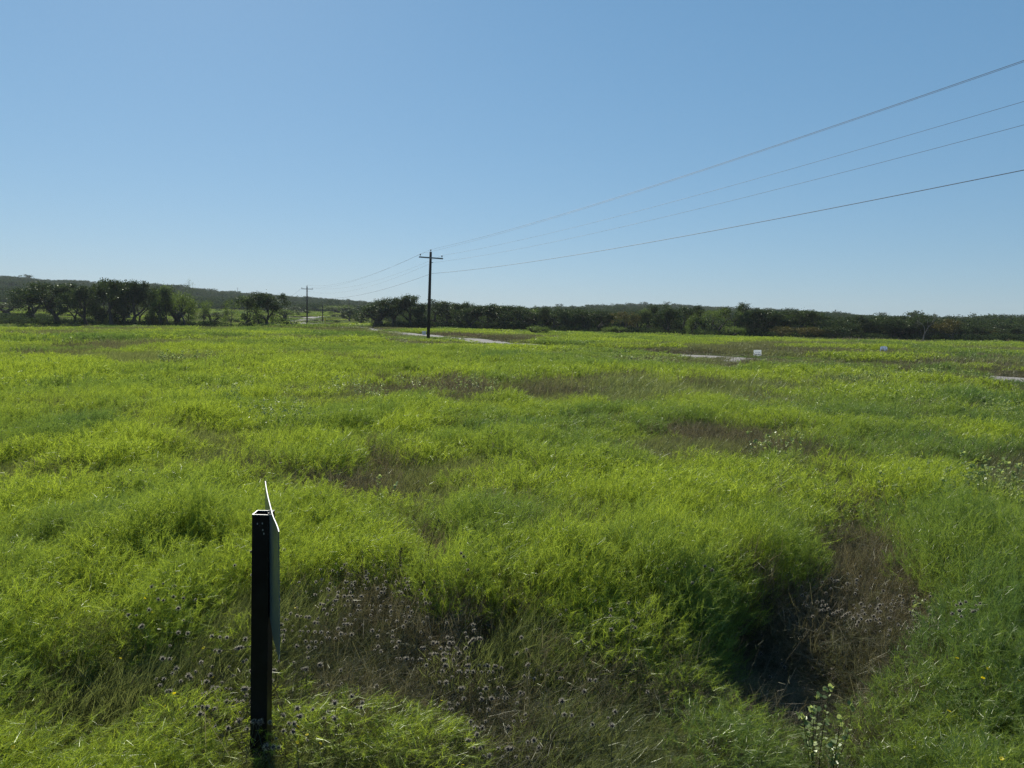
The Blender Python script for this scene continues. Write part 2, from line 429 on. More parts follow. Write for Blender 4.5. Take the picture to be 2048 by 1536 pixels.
def gully(x, y):
    bc = np.zeros(x.shape); bh = np.zeros(x.shape)
    for a, b in zip(GUL[:-1], GUL[1:]):
        ab = b[:2] - a[:2]; t = np.clip(((x - a[0]) * ab[0] + (y - a[1]) * ab[1]) / (ab @ ab), 0, 1)
        d = np.hypot(x - a[0] - t * ab[0], y - a[1] - t * ab[1]); w = a[2] + (b[2] - a[2]) * t
        f = np.exp(-(d / (w * 1.05)) ** 4)
        bc = np.maximum(bc, f * (a[3] + (b[3] - a[3]) * t)); bh = np.maximum(bh, f * (a[4] + (b[4] - a[4]) * t))
    return bc, bh
def veg(x, y):
    """scores of the four growth kinds and the height of the growth at a place"""
    x = np.asarray(x, float); y = np.asarray(y, float); r = np.hypot(x, y)
    k = np.clip(r / 12., .35, 2.2)                   # patches look larger further off
    n1 = fbm(x / 1.9, y / 1.9, 11) * sstep(30, 8, r) * 1.0 + fbm(x / 7., y / 9., 12) * sstep(5, 25, r)
    n2 = fbm(x / 1.1, y / 1.3, 21); n3 = fbm(x / 3.3, y / 4.1, 31)
    n5 = fbm(x / .7, y / 1.0, 91) * sstep(30, 12, r)
    S = np.stack([.74 + 1.55 * n1 - .2 * n5, .76 - .45 * n1 + .5 * n2 + .2 * n5, -.12 - .7 * n1 + .9 * n3 + .45 * n5, np.full(x.shape, -2.)])
    for (bx, by, rx, ry, sl, typ, w) in blobs:
        dx = (x - bx - sl * (y - by)) / rx; dy = (y - by) / ry
        S[typ] += w * np.exp(-(dx * dx + dy * dy) ** 1.5)
    bc, bh = gully(x + .12 * fbm(x / .5, y / .5, 71), y + .12 * fbm(x / .5, y / .5, 72)); S[2] += bc; S[3] += bh; S[0] -= .6 * bc
    n4 = fbm(x / .45, y / .5, 51); nr = sstep(4.7, 3.6, r)
    S[0] -= .45 * nr; S[1] += .3 * nr; S[2] += .45 * nr; S[3] += (1.3 + 1.3 * n4) * sstep(9, 4, r)
    E = np.exp(S * 4.5); E = E / E.sum(0)
    H = E[0] * (.55 + .07 * n2) + E[1] * (.485 + .05 * n2) + E[2] * (.43 + .05 * n2 - .1 * sstep(7, 3, r)) + E[3] * .10
    mo = np.zeros(x.shape)
    for (bx, by, rx, ry, sl, a_) in MOUND:
        mo = np.maximum(mo, a_ * np.exp(-(((x - bx - sl * (y - by)) / rx) ** 2 + ((y - by) / ry) ** 2) ** 1.3))
    H = H + mo * (E[0] + .4 * E[1])
    H = H * (1 - .30 * sstep(4.4, 3.4, r)) * (1 - .18 * sstep(3.2, 2.4, r))
    return S, H
def vtop(x, y):
    return veg(x, y)[1] * .97

# ---------------------------------------------------------------- tufts
def unit(v): return v / (np.linalg.norm(v, axis=-1, keepdims=True) + 1e-9)
def strands(P, D, L, W, rg, tipw=.25, bend=None):
    n = len(P); S = unit(np.cross(D, unit(rg.normal(size=(n, 3))))) * (W[:, None] / 2)
    if bend is None:
        T = P + D * L[:, None]
        V = np.stack([P - S, P + S, T + S * tipw, T - S * tipw], 1).reshape(-1, 3)
        F = np.arange(4 * n).reshape(n, 4)
        return V, F, n
    Mid = P + D * L[:, None] * .55
    T = Mid + unit(D + bend) * L[:, None] * .45
    V = np.stack([P - S, P + S, Mid + S * .8, Mid - S * .8, T + S * tipw, T - S * tipw], 1).reshape(-1, 3)
    b = 6 * np.arange(n)[:, None]
    F = np.concatenate([b + np.array([[0, 1, 2, 3]]), b + np.array([[3, 2, 4, 5]])])
    return V, F, n
LEAN = np.array([.42, -.10, 0.])
def tuft(kind, seed, R, H, n, L0, L1, W, nd=1, inner=40):
    """a piece of growth about R in radius and H high; nd = number of little domes in it"""
    rg = np.random.default_rng(seed)
    dom = [(0, 0, R, H)] if nd == 1 else [(rg.uniform(-.8, .8) * R, rg.uniform(-.8, .8) * R, R * min(1.15 / math.sqrt(nd), .85) * rg.uniform(.8, 1.3), H * rg.uniform(.78, 1.06)) for _ in range(nd)]
    VV = []; FF = []; MI = []; RN = []; off = 0
    ms = {'A': [MT['broom'], MT['stem']], 'B': [MT['grass'], MT['stem']], 'C': [MT['dry'], MT['stem']]}[kind]
    for (cx, cy, r_, h_) in dom:
        m = n // len(dom); per = {'A': 11, 'B': 5, 'C': 6}[kind]; g = max(m // per, 1); m = g * per
        q = np.sqrt(rg.random(g)) * 1.05; a = rg.random(g) * 2 * np.pi
        x = q * np.cos(a); y = q * np.sin(a)
        if kind == 'A':
            z = h_ * (1 - .45 * q ** 2.2) - rg.exponential(.17, g) * h_ + rg.normal(size=g) * .035 * h_
            side = rg.random(g) < .15; z[side] *= rg.random(side.sum()) * .8 + .15
            D = unit(np.stack([x * .75, y * .75, np.ones(g) * .9], -1) + LEAN * .7 + rg.normal(size=(g, 3)) * .38)
        elif kind == 'B':
            z = h_ * (.75 - .25 * q ** 2) * rg.random(g) ** .55 * .9
            D = unit(np.stack([x * .35, y * .35, np.ones(g)], -1) + LEAN * 1.5 + rg.normal(size=(g, 3)) * .28)
        else:
            z = h_ * rg.random(g) ** 1.1 * .75
            D = unit(np.stack([x * .3, y * .3, np.ones(g) * .9], -1) + LEAN * .6 + rg.normal(size=(g, 3)) * .45)
            lie = rg.random(g) < .35; D[lie] = unit(D[lie] * np.array([1, 1, .12]) + rg.normal(size=(lie.sum(), 3)) * np.array([.9, .9, .05])); z[lie] *= .6
        x, y, z = (np.repeat(v_, per) for v_ in (x, y, z)); D0_ = np.repeat(D, per, 0)
        D = unit(D0_ + rg.normal(size=(m, 3)) * {'A': .38, 'B': .20, 'C': .38}[kind])
        along = rg.random(m)[:, None] * D0_ * L1 * (.9 if kind == 'A' else .6)
        z = np.maximum(z, .01)
        P = np.stack([cx + x * r_, cy + y * r_, z], -1) + along
        L = rg.uniform(L0, L1, m) * np.where(rg.random(m) < (.09 if kind == 'C' else .05), 2.3 if kind == 'C' else 1.9, 1.); Wd = W * rg.uniform(.6, 1.3, m)
        P = P - D * L[:, None] * .5
        P[:, 2] = np.maximum(P[:, 2], .0)
        bend = rg.normal(size=(m, 3)) * .16 + LEAN * .12
        V, F, _ = strands(P, D, L, Wd, rg, .3, bend)
        VV.append(V); FF.append(F + off); off += len(V); rr = np.tile(rg.random(m), 2); RN.append(rr); MI.append(np.zeros(len(F), int))
        if kind in 'AC' and L1 < .3:                 # side twigs
            m2 = m // 2
            Pt = P[:m2] + D[:m2] * (L[:m2] * rg.uniform(.3, .8, m2))[:, None]
            D2 = unit(D[:m2] + rg.normal(size=(m2, 3)) * .8)
            V, F, _ = strands(Pt, D2, L[:m2] * .45, Wd[:m2] * .9, rg, .5)
            VV.append(V); FF.append(F + off); off += len(V); RN.append(rg.random(len(F))); MI.append(np.zeros(len(F), int))
        k = max(inner // len(dom), 1)
        a = rg.random(k) * 6.28; q = np.sqrt(rg.random(k)) * .5
        P = np.stack([cx + q * r_ * np.cos(a), cy + q * r_ * np.sin(a), np.zeros(k)], -1)
        D = unit(np.stack([np.cos(a) * .5, np.sin(a) * .5, np.ones(k)], -1) + LEAN * .4 + rg.normal(size=(k, 3)) * .15)
        V, F, _ = strands(P, D, h_ * rg.uniform(.6, .9, k), np.full(k, W * 1.3), rg, .5)
        VV.append(V); FF.append(F + off); off += len(V); RN.append(rg.random(len(F))); MI.append(np.ones(len(F), int))
    return mesh_np('tuft', np.concatenate(VV), np.concatenate(FF), ms, np.concatenate(MI), np.concatenate(RN))

def scatter(name, srcs, P, rot, scl, idx, tint, mat0):
    """one object: points that carry copies of the source meshes (geometry nodes)"""
    col = bpy.data.collections.new(name + '_sources')
    for k, me in enumerate(srcs):
        o = bpy.data.objects.new('%s_%03d' % (name, k), me); col.objects.link(o)
    me = bpy.data.meshes.new(name)
    me.vertices.add(len(P)); me.vertices.foreach_set('co', np.asarray(P, np.float32).ravel())
    for nm, ty, arr, fld in (('rot', 'FLOAT_VECTOR', rot, 'vector'), ('scl', 'FLOAT_VECTOR', scl, 'vector'), ('pick', 'INT', idx, 'value'), ('tint', 'FLOAT', tint, 'value')):
        a = me.attributes.new(nm, ty, 'POINT')
        a.data.foreach_set(fld, np.ascontiguousarray(arr, np.int32 if ty == 'INT' else np.float32).ravel())
    me.materials.append(mat0); me.update()
    o = obj(name, me)
    ng = bpy.data.node_groups.new(name, 'GeometryNodeTree')
    ng.interface.new_socket('Geometry', in_out='INPUT', socket_type='NodeSocketGeometry')
    ng.interface.new_socket('Geometry', in_out='OUTPUT', socket_type='NodeSocketGeometry')
    N = ng.nodes; L = ng.links
    gi = N.new('NodeGroupInput'); go = N.new('NodeGroupOutput')
    ci = N.new('GeometryNodeCollectionInfo'); ci.inputs['Collection'].default_value = col
    ci.inputs['Separate Children'].default_value = True; ci.inputs['Reset Children'].default_value = True
    ip = N.new('GeometryNodeInstanceOnPoints'); ip.inputs['Pick Instance'].default_value = True
    def at_(nm, dt):
        n = N.new('GeometryNodeInputNamedAttribute'); n.data_type = dt; n.inputs['Name'].default_value = nm; return n
    r = at_('rot', 'FLOAT_VECTOR'); s = at_('scl', 'FLOAT_VECTOR'); i = at_('pick', 'INT')
    e2r = N.new('FunctionNodeEulerToRotation')
    L.new(r.outputs['Attribute'], e2r.inputs[0]); L.new(e2r.outputs[0], ip.inputs['Rotation'])
    L.new(s.outputs['Attribute'], ip.inputs['Scale']); L.new(i.outputs['Attribute'], ip.inputs['Instance Index'])
    L.new(gi.outputs[0], ip.inputs['Points']); L.new(ci.outputs[0], ip.inputs['Instance']); L.new(ip.outputs[0], go.inputs[0])
    md = o.modifiers.new('scatter', 'NODES'); md.node_group = ng
    return o

def wedge(r0, r1, az0, az1, sp, seed):
    rg = np.random.default_rng(seed)
    a = max(abs(az0), abs(az1)); hw = r1 * math.sin(R_(min(a, 89)))
    gx = np.arange(-hw, hw, sp); gy = np.arange(0, r1, sp)
    X, Y = np.meshgrid(gx, gy); X = X.ravel() + rg.uniform(-.5, .5, X.size) * sp; Y = Y.ravel() + rg.uniform(-.5, .5, Y.size) * sp
    r = np.hypot(X, Y); az = np.degrees(np.arctan2(X, Y))
    m = (r >= r0) & (r < r1) & (az > az0) & (az < az1)
    return X[m], Y[m]

# levels of detail: (r0, r1, spacing, azimuth, tile radius, tip count, len0, len1, width, domes, variants)
LODS = [(1.15, 6.5, .17, 58, .26, 3500, .032, .080, .0016, 1, 5),
        (6.5, 17, .34, 46, .45, 4800, .045, .115, .0028, 2, 5),
        (17, 45, .85, 43, 1.1, 7500, .08, .18, .0066, 7, 5),
        (45, 120, 2.3, 42, 3.0, 9500, .14, .28, .022, 18, 4),
        (120, 420, 6.5, 41, 8.0, 10000, .28, .5, .065, 34, 3)]
KH = {'A': .62, 'B': .46, 'C': .36}
pts = {k: [] for k in 'ABC'}; srcs = {k: [] for k in 'ABC'}
for li, (r0, r1, sp, az, R, n, l0, l1, W, nd, nv) in enumerate(LODS):
    for kd in 'ABC':
        lm = {'A': (1, 1, 1), 'B': (1.7 - .2 * li, 2.1 - .3 * li, .62), 'C': (1.3 - .1 * li, 2.0 - .25 * li, .6)}[kd]
        for v in range(nv):
            srcs[kd].append(tuft(kd, 100 * li + 10 * v + ord(kd), R, KH[kd], int(n * lm[2]), l0 * lm[0], l1 * lm[1], W, nd, 30 + 12 * nd))
    X, Y = wedge(r0, r1, -az, az, sp, 50 + li)
    S, H = veg(X, Y)
    rd = road_dist(X, Y)
    clear = ROADW + R * np.where(rd < 0, .3, .55)
    keep = np.abs(rd) > clear
    verge = (rd > ROADW) & (rd < ROADW + 5.5 + 1.5 * fbm(X / 9, Y / 9, 77))          # dry strip on the far side of the road
    vn = .9 + .9 * fbm(X / 6, Y / 6, 78); S[2] += np.where(verge & (X > -25), vn, 0); S[0] -= np.where(verge & (X > -25), .4 * vn, 0)
    near_edge = (rd < 0) & (rd > -ROADW - 1.0)
    far = sstep(100, 150, np.hypot(X, Y))
    rgi = np.random.default_rng(900 + li)
    G = -np.log(-np.log(rgi.random(S.shape) * .998 + .001)) * np.where(np.hypot(X, Y) > 45, .2, .26)
    t = np.argmax(S + G, 0)
    hs = H / .62
    hs = hs * np.where(near_edge | verge, .75, 1.)
    hs = hs * (1 - .45 * far * (1 - .8 * (np.abs(1024 + FPX * X / Y - 665) < 42) * (np.hypot(X, Y) < 152)))
    hs = hs * np.where((rd > 0) & (rd < clear + 1.2), .55, 1.)
    pxq = 1024 + FPX * X / Y; rq = np.hypot(X, Y)
    low = .55 * sstep(700, 740, pxq) * (1 - sstep(1000, 1080, pxq)) * sstep(38, 55, rq) * (rd < 0)
    low = np.maximum(low, .3 * (pxq > 1040) * (pxq < 1430) * (rd < 0) * sstep(-18, -9, rd))
    low = np.maximum(low, .6 * ((np.abs(pxq - 1472) < 50) | (pxq > 1930)) * (rd < 0) * sstep(-16, -9, rd))
    for (sx_, sy_) in ((at(1515.5, 700, 50)[0], 50.), (at(1768, 700, 60)[0], 60.)):
        hs = hs * np.where((np.abs(X - sx_ * Y / sy_) < 2.6) & (Y > sy_ - 7) & (Y < sy_ + 2.5), .5, 1.)
    hs = hs * (1 - low)
    for kd, ti in (('A', 0), ('B', 1), ('C', 2)):
        m = keep & ((t == ti) | ((ti == 2) & (t == 3)))
        k = m.sum()
        if not k: continue
        x, y = X[m], Y[m]
        sz = hs[m] * .62 / KH[kd] * rgi.uniform(.88, 1.14, k)
        sxy = rgi.uniform(.85, 1.2, k)
        z = hgt(x, y) - .02
        rot = np.stack([rgi.normal(size=k) * .06, rgi.normal(size=k) * .06, rgi.normal(size=k) * .55], -1)
        if li >= 3:
            rot[:, :2] *= .2; rot[:, 2] = rgi.choice([0, np.pi], k) * 0 + rgi.normal(size=k) * .6
        kk = np.where(np.hypot(x, y) < 14, .8, 2.4); tint = np.clip(.32 + .8 * fbm(x / 1.9 / kk, y / 2.4 / kk, 41) + .14 * rgi.normal(size=k) + .3 * far[m], 0, 1)
        if kd == 'C': tint = np.clip(.22 + .5 * fbm(x / 1.1, y / 1.3, 43) + .28 * rgi.normal(size=k), 0, 1)
        idx = li_base = sum(q[10] for q in LODS[:li]) + rgi.integers(0, nv, k)
        pts[kd].append((np.stack([x, y, z], -1), rot, np.stack([sxy, sxy, sz], -1), idx, tint))
def stalk_tuft(seed, n, h0, h1, W, R):
    rg = np.random.default_rng(seed); a = rg.random(n) * 6.28; q = np.sqrt(rg.random(n)) * R
    P = np.stack([q * np.cos(a), q * np.sin(a), np.zeros(n)], -1); D = unit(LEAN * .5 + np.array([0, 0, 1.]) + rg.normal(size=(n, 3)) * .16); L = rg.uniform(h0, h1, n)
    V1, F1, _ = strands(P, D, L, np.full(n, W), rg, .5, rg.normal(size=(n, 3)) * .12)
    k = n * 7; i = np.repeat(np.arange(n), 7); t = rg.uniform(.55, 1.02, k)
    Q = P[i] + D[i] * (L[i] * t)[:, None]; V2, F2, _ = strands(Q, unit(D[i] + rg.normal(size=(k, 3)) * .7), rg.uniform(.02, .06, k) * h1 / .8, np.full(k, W * 1.5), rg, .6)
    F = np.concatenate([F1, F2 + len(V1)]); return mesh_np('tuft', np.concatenate([V1, V2]), F, [MT['dry'], MT['stem']], (rg.random(len(F)) < .35).astype(int), rg.random(len(F)))
for (r0, r1, sp, n, h0, h1, W, R) in [(1.9, 7, .55, 5, .45, .68, .0022, .25), (7, 22, .8, 7, .5, .75, .004, .4), (22, 60, 2.2, 14, .5, .8, .009, 1.1)]:
    b0 = len(srcs['C']); srcs['C'] += [stalk_tuft(int(r0 * 10) + v, n, h0, h1, W, R) for v in range(4)]
    X, Y = wedge(r0, r1, -45, 45, sp, int(r0 * 7)); rgi = np.random.default_rng(int(r0 * 31))
    m = (np.abs(road_dist(X, Y)) > 3.5) & (fbm(X / 2.5, Y / 3., 87) + .5 * rgi.normal(size=X.size) > .15); X, Y = X[m], Y[m]; k = len(X)
    sc = rgi.uniform(.8, 1.15, k); pts['C'].append((np.stack([X, Y, hgt(X, Y)], -1), np.stack([np.zeros(k), np.zeros(k), rgi.normal(size=k) * .5], -1), np.stack([sc, sc, sc * (1 - .25 * sstep(4.4, 3.2, np.hypot(X, Y)))], -1), b0 + rgi.integers(0, 4, k), rgi.random(k)))
for kd, nm, lab, cat in (('A', 'broomweed', 'bright yellow-green broomweed covering most of the meadow', 'weeds'),
                         ('B', 'meadow_grass', 'duller green grass leaning in the wind between the broomweed', 'grass'),
                         ('C', 'dry_stalks', 'dead grey-brown stalks and thatch in the gaps of the meadow', 'dry weeds')):
    A = [np.concatenate([q[i] for q in pts[kd]]) for i in range(5)]
    o = scatter(nm, srcs[kd], A[0], A[1], A[2], A[3], A[4], srcs[kd][0].materials[0])
    tag(o, lab, cat, kind='stuff')

# ---------------------------------------------------------------- seed heads, flowers, pale weeds
def head_mesh(seed):
    rg = np.random.default_rng(seed)
    # core: small lumpy ball
    nlat, nlon = 5, 8; V = []
    for i in range(nlat + 1):
        th = math.pi * i / nlat
        for k in range(nlon):
            ph = 2 * math.pi * k / nlon; r = .0085 * rg.uniform(.88, 1.1)
            V.append((r * math.sin(th) * math.cos(ph), r * math.sin(th) * math.sin(ph), r * 1.1 * math.cos(th)))
    V = np.array(V); i, k = np.meshgrid(np.arange(nlat), np.arange(nlon), indexing='ij')
    a = i * nlon + k; b = i * nlon + (k + 1) % nlon
    F = np.stack([a, a + nlon, b + nlon, b], -1).reshape(-1, 4)
    n = 80; D = unit(rg.normal(size=(n, 3)) + np.array([0, 0, .25]))
    P = D * .0075
    V2, F2, _ = strands(P, D, rg.uniform(.006, .0115, n), np.full(n, .0012), rg, .3)
    return mesh_np('seed_head', np.vstack([V, V2]), np.vstack([F, F2 + len(V)]), [MT['core'], MT['fuzz']],
                   np.r_[np.zeros(len(F), int), np.ones(len(F2), int)], np.r_[np.zeros(len(F)), rg.random(len(F2))])
def stem_mesh(seed, h=.32):
    rg = np.random.default_rng(seed)
    pts_ = [np.array([0, 0, 0.])]
    d = unit(np.array([rg.normal() * .3, rg.normal() * .3, -1.]))
    for k in range(4): pts_.append(pts_[-1] + d * h / 4); d = unit(d + rg.normal(size=3) * .12)
    mb = MB(); mb.tube(pts_, [.0011, .0013, .0015, .0017, .0019], 4)
    me = bpy.data.meshes.new('stem'); me.from_pydata(mb.v, [], mb.fn); me.materials.append(MT['stem']); return me
HM = [head_mesh(300 + k) for k in range(6)]; SM = [stem_mesh(320 + k) for k in range(6)]
hp = []
rgh = np.random.default_rng(77)
for (px, py, rx, ry, n) in [(640,1230,85,60,60),(600,1290,60,60,42),(760,1180,95,50,62),(430,1350,120,70,60),(470,1420,70,45,28),(840,1260,120,70,60),(950,1300,100,60,42),
        (1000,1350,70,60,28),(900,1330,60,40,20),(1010,1480,80,50,25),(580,1470,60,40,16),(1620,1250,110,60,60),(1700,1200,100,50,50),(1790,1240,90,40,50),(1890,1220,70,40,36),
        (1600,1330,90,50,30),(330,1230,80,60,20),(520,1120,60,40,15),(700,1150,60,30,16),(1150,1400,150,70,22),(1200,1250,80,50,12),(1370,1160,60,30,8),(680,1400,90,60,14),(930,1420,70,50,18)]:
    for k in range(n):
        a = rgh.random() * 6.283; q = math.sqrt(rgh.random()) * 1.05
        hp.append((px + q * rx * math.cos(a), py + q * ry * math.sin(a)))
hp = sorted([q for q in hp if q[1] < 1534], key=lambda q: -q[1])
hpos = [hit(px, py, topf=lambda X, Y: vtop(X, Y) + .03) for px, py in hp]
NH = 300
for i, p in enumerate(hpos[:NH]):
    e = empty('dried_flower', p, (rgh.normal() * .25 + .05, rgh.normal() * .25 + .15, rgh.random() * 6.28))
    s_ = .42 + .62 * rgh.random() ** 1.2; e.scale = (s_, s_, s_)
    tag(e, 'dried flower with a dark ball of seeds rimmed in pale bristles', 'dried flower', 'dried flowers in the brown gaps near the post')
    obj('seed_head', HM[i % 6], e); obj('stem', SM[(i * 5) % 6], e)
rest = np.array(hpos[NH:]); k = len(rest)
o = scatter('dried_flowers', HM, rest, rgh.normal(size=(k, 3)) * .3, np.repeat(.42 + .5 * rgh.random(k), 3).reshape(-1, 3), rgh.integers(0, 6, k), np.zeros(k), MT['fuzz'])
tag(o, 'smaller, more distant dried seed heads scattered through the brown growth', 'dried flowers', kind='stuff')

def flower_mesh(seed):
    rg = np.random.default_rng(seed); V = []; F = []; 
    for k in range(8):
        a = k * math.pi / 4 + rg.normal() * .08; c, s_ = math.cos(a), math.sin(a); b = len(V)
        for (r, w, z) in ((.002, .0012, 0), (.006, .0028, .0012), (.0095, .0016, rg.uniform(-.001, .002))):
            V += [(r * c - w * s_, r * s_ + w * c, z), (r * c + w * s_, r * s_ - w * c, z)]
        F += [(b, b + 1, b + 3, b + 2), (b + 2, b + 3, b + 5, b + 4)]
    return mesh_np('petals', np.array(V), np.array(F), [MT['petal']], np.zeros(len(F), int), rg.random(len(F)))
FMs = [flower_mesh(400 + k) for k in range(3)]; FLW = []
for i, (px, py) in enumerate([(241,1325),(304,1236),(26,1505),(407,1310),(426,1358),(348,1393),(330,1417),(290,1201),(596,1460),(614,1485),(595,1494),(641,1492),(883,1411),(902,1468),
        (926,1530),(591,1223),(1566,1398),(1898,1427),(1914,1325),(2003,1526),(2037,1361),(1198,1472),(1470,1324),(1034,1197),(1173,1123),(1381,1290),(1975,1349),(1965,1370),(360,1424),(512,1434)]):
    p = hit(px, py, topf=lambda X, Y: vtop(X, Y) + .02)
    e = empty('yellow_flower', p, (rgh.normal() * .3 + .5, rgh.normal() * .3, rgh.random() * 6))
    s_ = rgh.uniform(.6, .95); e.scale = (s_,) * 3
    FLW.append((px, e)); tag(e, 'flower', 'flower', 'yellow flowers in the foreground')
    obj('petals', FMs[i % 3], e); obj('stem', SM[i % 6], e)

TENS = 'first second third fourth fifth sixth seventh eighth ninth tenth eleventh twelfth thirteenth fourteenth fifteenth sixteenth seventeenth eighteenth nineteenth twentieth twenty-first twenty-second twenty-third twenty-fourth twenty-fifth twenty-sixth twenty-seventh twenty-eighth twenty-ninth thirtieth'.split()
for k, (px, e) in enumerate(sorted(FLW, key=lambda q: q[0])):
    e['label'] = 'tiny yellow flower low in the foreground grass, %s from the left' % TENS[k]
def leafy(seed, H, nst, leaf, dens=26, spread=.35, lean=.1):
    """stems and one foliage mesh of an upright weed with small oval leaves"""
    rg = np.random.default_rng(seed); stems = []; C = []; Dr = []
    for s_ in range(nst):
        a = rg.random() * 6.28; h = H * rg.uniform(.6, 1.)
        p = np.array([0., 0, 0]); d = unit(np.array([math.cos(a) * spread + lean, math.sin(a) * spread, 1.])); P = [p]
        for k in range(6):
            p = p + d * h / 6; P.append(p); d = unit(d + np.array([0, 0, .12]) + rg.normal(size=3) * .07)
        stems.append(P)
        for k in range(dens):
            t = rg.uniform(.25, 1.) * 6; i = min(int(t), 5); q = P[i] + (P[i+1] - P[i]) * (t - i)
            an = k * 2.4; dd = unit(np.array([math.cos(an), math.sin(an), rg.uniform(.1, .9)])); C.append(q); Dr.append(dd)
        for k in range(10):
            C.append(P[-1] + rg.normal(size=3) * leaf * .25); Dr.append(unit(rg.normal(size=3) + np.array([0, 0, 1.])))
    C = np.array(C); Dr = np.array(Dr); n = len(C); sz = leaf * rg.uniform(.55, 1.15, n)
    S = unit(np.cross(Dr, unit(rg.normal(size=(n, 3)) * .4 + np.array([0, 0, 1.]))))
    prof = [(0, .0), (.25, .30), (.6, .38), (1, .05)]
    V = np.stack([C + Dr * (sz * t)[:, None] + S * (sz * w * sg)[:, None] for t, w in prof for sg in (-1, 1)], 1).reshape(-1, 3)
    b = 8 * np.arange(n)[:, None]
    F = np.concatenate([b + np.array([[0, 1, 3, 2]]), b + np.array([[2, 3, 5, 4]]), b + np.array([[4, 5, 7, 6]])])
    return stems, mesh_np('foliage', V, F, [MT['pale']], np.zeros(len(F), int), np.tile(rg.random(n), 3))
for (px, py, dep, H, nst, leaf, lab) in [
    (1640, 1500, 1378, .42, 9, .024, 'pale green leafy weed with round leaves, nearest the camera at bottom right'),
    (1842, 1215, None, .22, 8, .020, 'low pale green leafy weed among the seed heads right of the dark gap'),
    (757, 990, 960, .30, 3, .030, 'single pale leafy weed in the brown patch behind the black post'),
    (1968, 985, 918, .30, 9, .030, 'whitish leafy weed clump taller than the broomweed at the right edge'),
    (2010, 1000, 925, .28, 9, .030, 'whitish leafy weed clump touching the right edge of the picture'),
    (1885, 960, 925, .28, 5, .026, 'small sparse whitish weed clump left of the two denser ones'),
    (356, 1150, None, .26, 1, .030, 'lone thin pale weed stalk left of the black post'),
    (1945, 1175, None, .22, 9, .026, 'feathery blue-green weed beside the dry stalks at right')]:
    p = hit(px, py, topf=vtop); g = np.array([p[0], p[1], float(hgt(p[0], p[1]))])
    top = float(vtop(p[0], p[1]))
    e = empty('leafy_weed', (g[0], g[1], g[2])); tag(e, lab, 'weed')
    hh_ = top * .9 + H * .55 if dep is None else float(at(px, dep, p[1])[2] - g[2]) * 1.06
    stems, fol = leafy(int(px), hh_, nst, leaf, 30 if nst > 1 else 8, .3 if nst > 1 else .05)
    for P in stems:
        mb = MB(); mb.tube(P, np.linspace(.0032, .0012, len(P)), 5); mb.build('stem', MT['stem'], e)
    obj('foliage', fol, e)
def stalk(px, py, dx, h, lab):
    p = hit(px, py, topf=vtop); e = empty('weed_stalk', (p[0], p[1], float(hgt(p[0], p[1])))); tag(e, lab, 'weed')
    H = float(vtop(p[0], p[1])); P = [np.array([0, 0, 0.]), np.array([dx * .15, 0, H * .6]), np.array([dx * .4, 0, H + h * .4]), np.array([dx, .02, H + h])]
    mb = MB(); mb.tube(P, [.003, .0028, .0022, .001], 5); mb.build('stem', MT['stem'], e)
    rg = np.random.default_rng(int(px)); n = 26; t = rg.random(n); Q = P[2] + (P[3] - P[2]) * t[:, None]
    V, F, _ = strands(Q, unit(rg.normal(size=(n, 3)) + np.array([.3, 0, .8])), rg.uniform(.012, .03, n), np.full(n, .006), rg, .5)
    obj('foliage', mesh_np('foliage', V, F, [MT['stem']], None, rg.random(len(F))), e)
stalk(845, 1150, .10, .30, 'dark bare stalk leaning right above the seed heads, right of the post')
stalk(797, 1170, .01, .22, 'thin upright dark stalk just left of the leaning one')
stalk(968, 905, .12, .40, 'dark thin stalk leaning right in the mid meadow')

def pale_tuft(seed, R, n, leaf):
    VV = []; rgp = np.random.default_rng(seed); me_v = []; me_f = []; rn = []; off = 0
    for k in range(n):
        a = rgp.random() * 6.28; q = math.sqrt(rgp.random()) * R
        st, fm = leafy(seed * 50 + k, rgp.uniform(.5, .8), 3, leaf, 16, .2)
        v = np.empty(len(fm.vertices) * 3, np.float32); fm.vertices.foreach_get('co', v); v = v.reshape(-1, 3) + np.array([q * math.cos(a), q * math.sin(a), 0])
        f = np.array([list(p_.vertices) for p_ in fm.polygons]); me_v.append(v); me_f.append(f + off); off += len(v); rn.append(rgp.random(len(f)))
        bpy.data.meshes.remove(fm)
    return mesh_np('pale_weed', np.concatenate(me_v), np.concatenate(me_f), [MT['pale']], None, np.concatenate(rn))
PT = [pale_tuft(3, .35, 5, .03), pale_tuft(4, .4, 5, .035), pale_tuft(5, 1.0, 12, .06), pale_tuft(6, 1.0, 12, .06)]
pp = []; pk = []
for (px, py, rx, ry, n) in [(1960,965,90,35,10),(1880,955,45,20,4),(1640,832,60,20,10),(1850,782,80,14,14),(880,762,70,16,14),(1600,728,90,6,14),(760,800,45,18,9),(430,782,45,14,8),
        (610,822,45,14,7),(930,775,60,16,9),(250,746,50,8,6),(70,738,60,12,10),(600,682,14,3,3),(1850,747,90,6,12),(1930,802,110,12,16),(1250,714,70,5,10),(1700,736,70,6,10),
        (1480,800,40,12,5),(700,775,40,10,5),(1990,830,60,16,8),(480,830,60,12,5),(330,715,60,6,5),(1600,880,60,25,3),(1760,760,60,8,5)]:
    for k in range((n + 1) // 2):
        a = rgh.random() * 6.283; q = math.sqrt(rgh.random()) * 1.2
        p = hit(px + q * rx * math.cos(a), py + q * ry * math.sin(a), zoff=.5)
        pp.append((p[0], p[1], float(hgt(p[0], p[1])))); pk.append(rgh.integers(0, 2) + (2 if p[1] > 20 else 0))
pp = np.array(pp); k = len(pp)
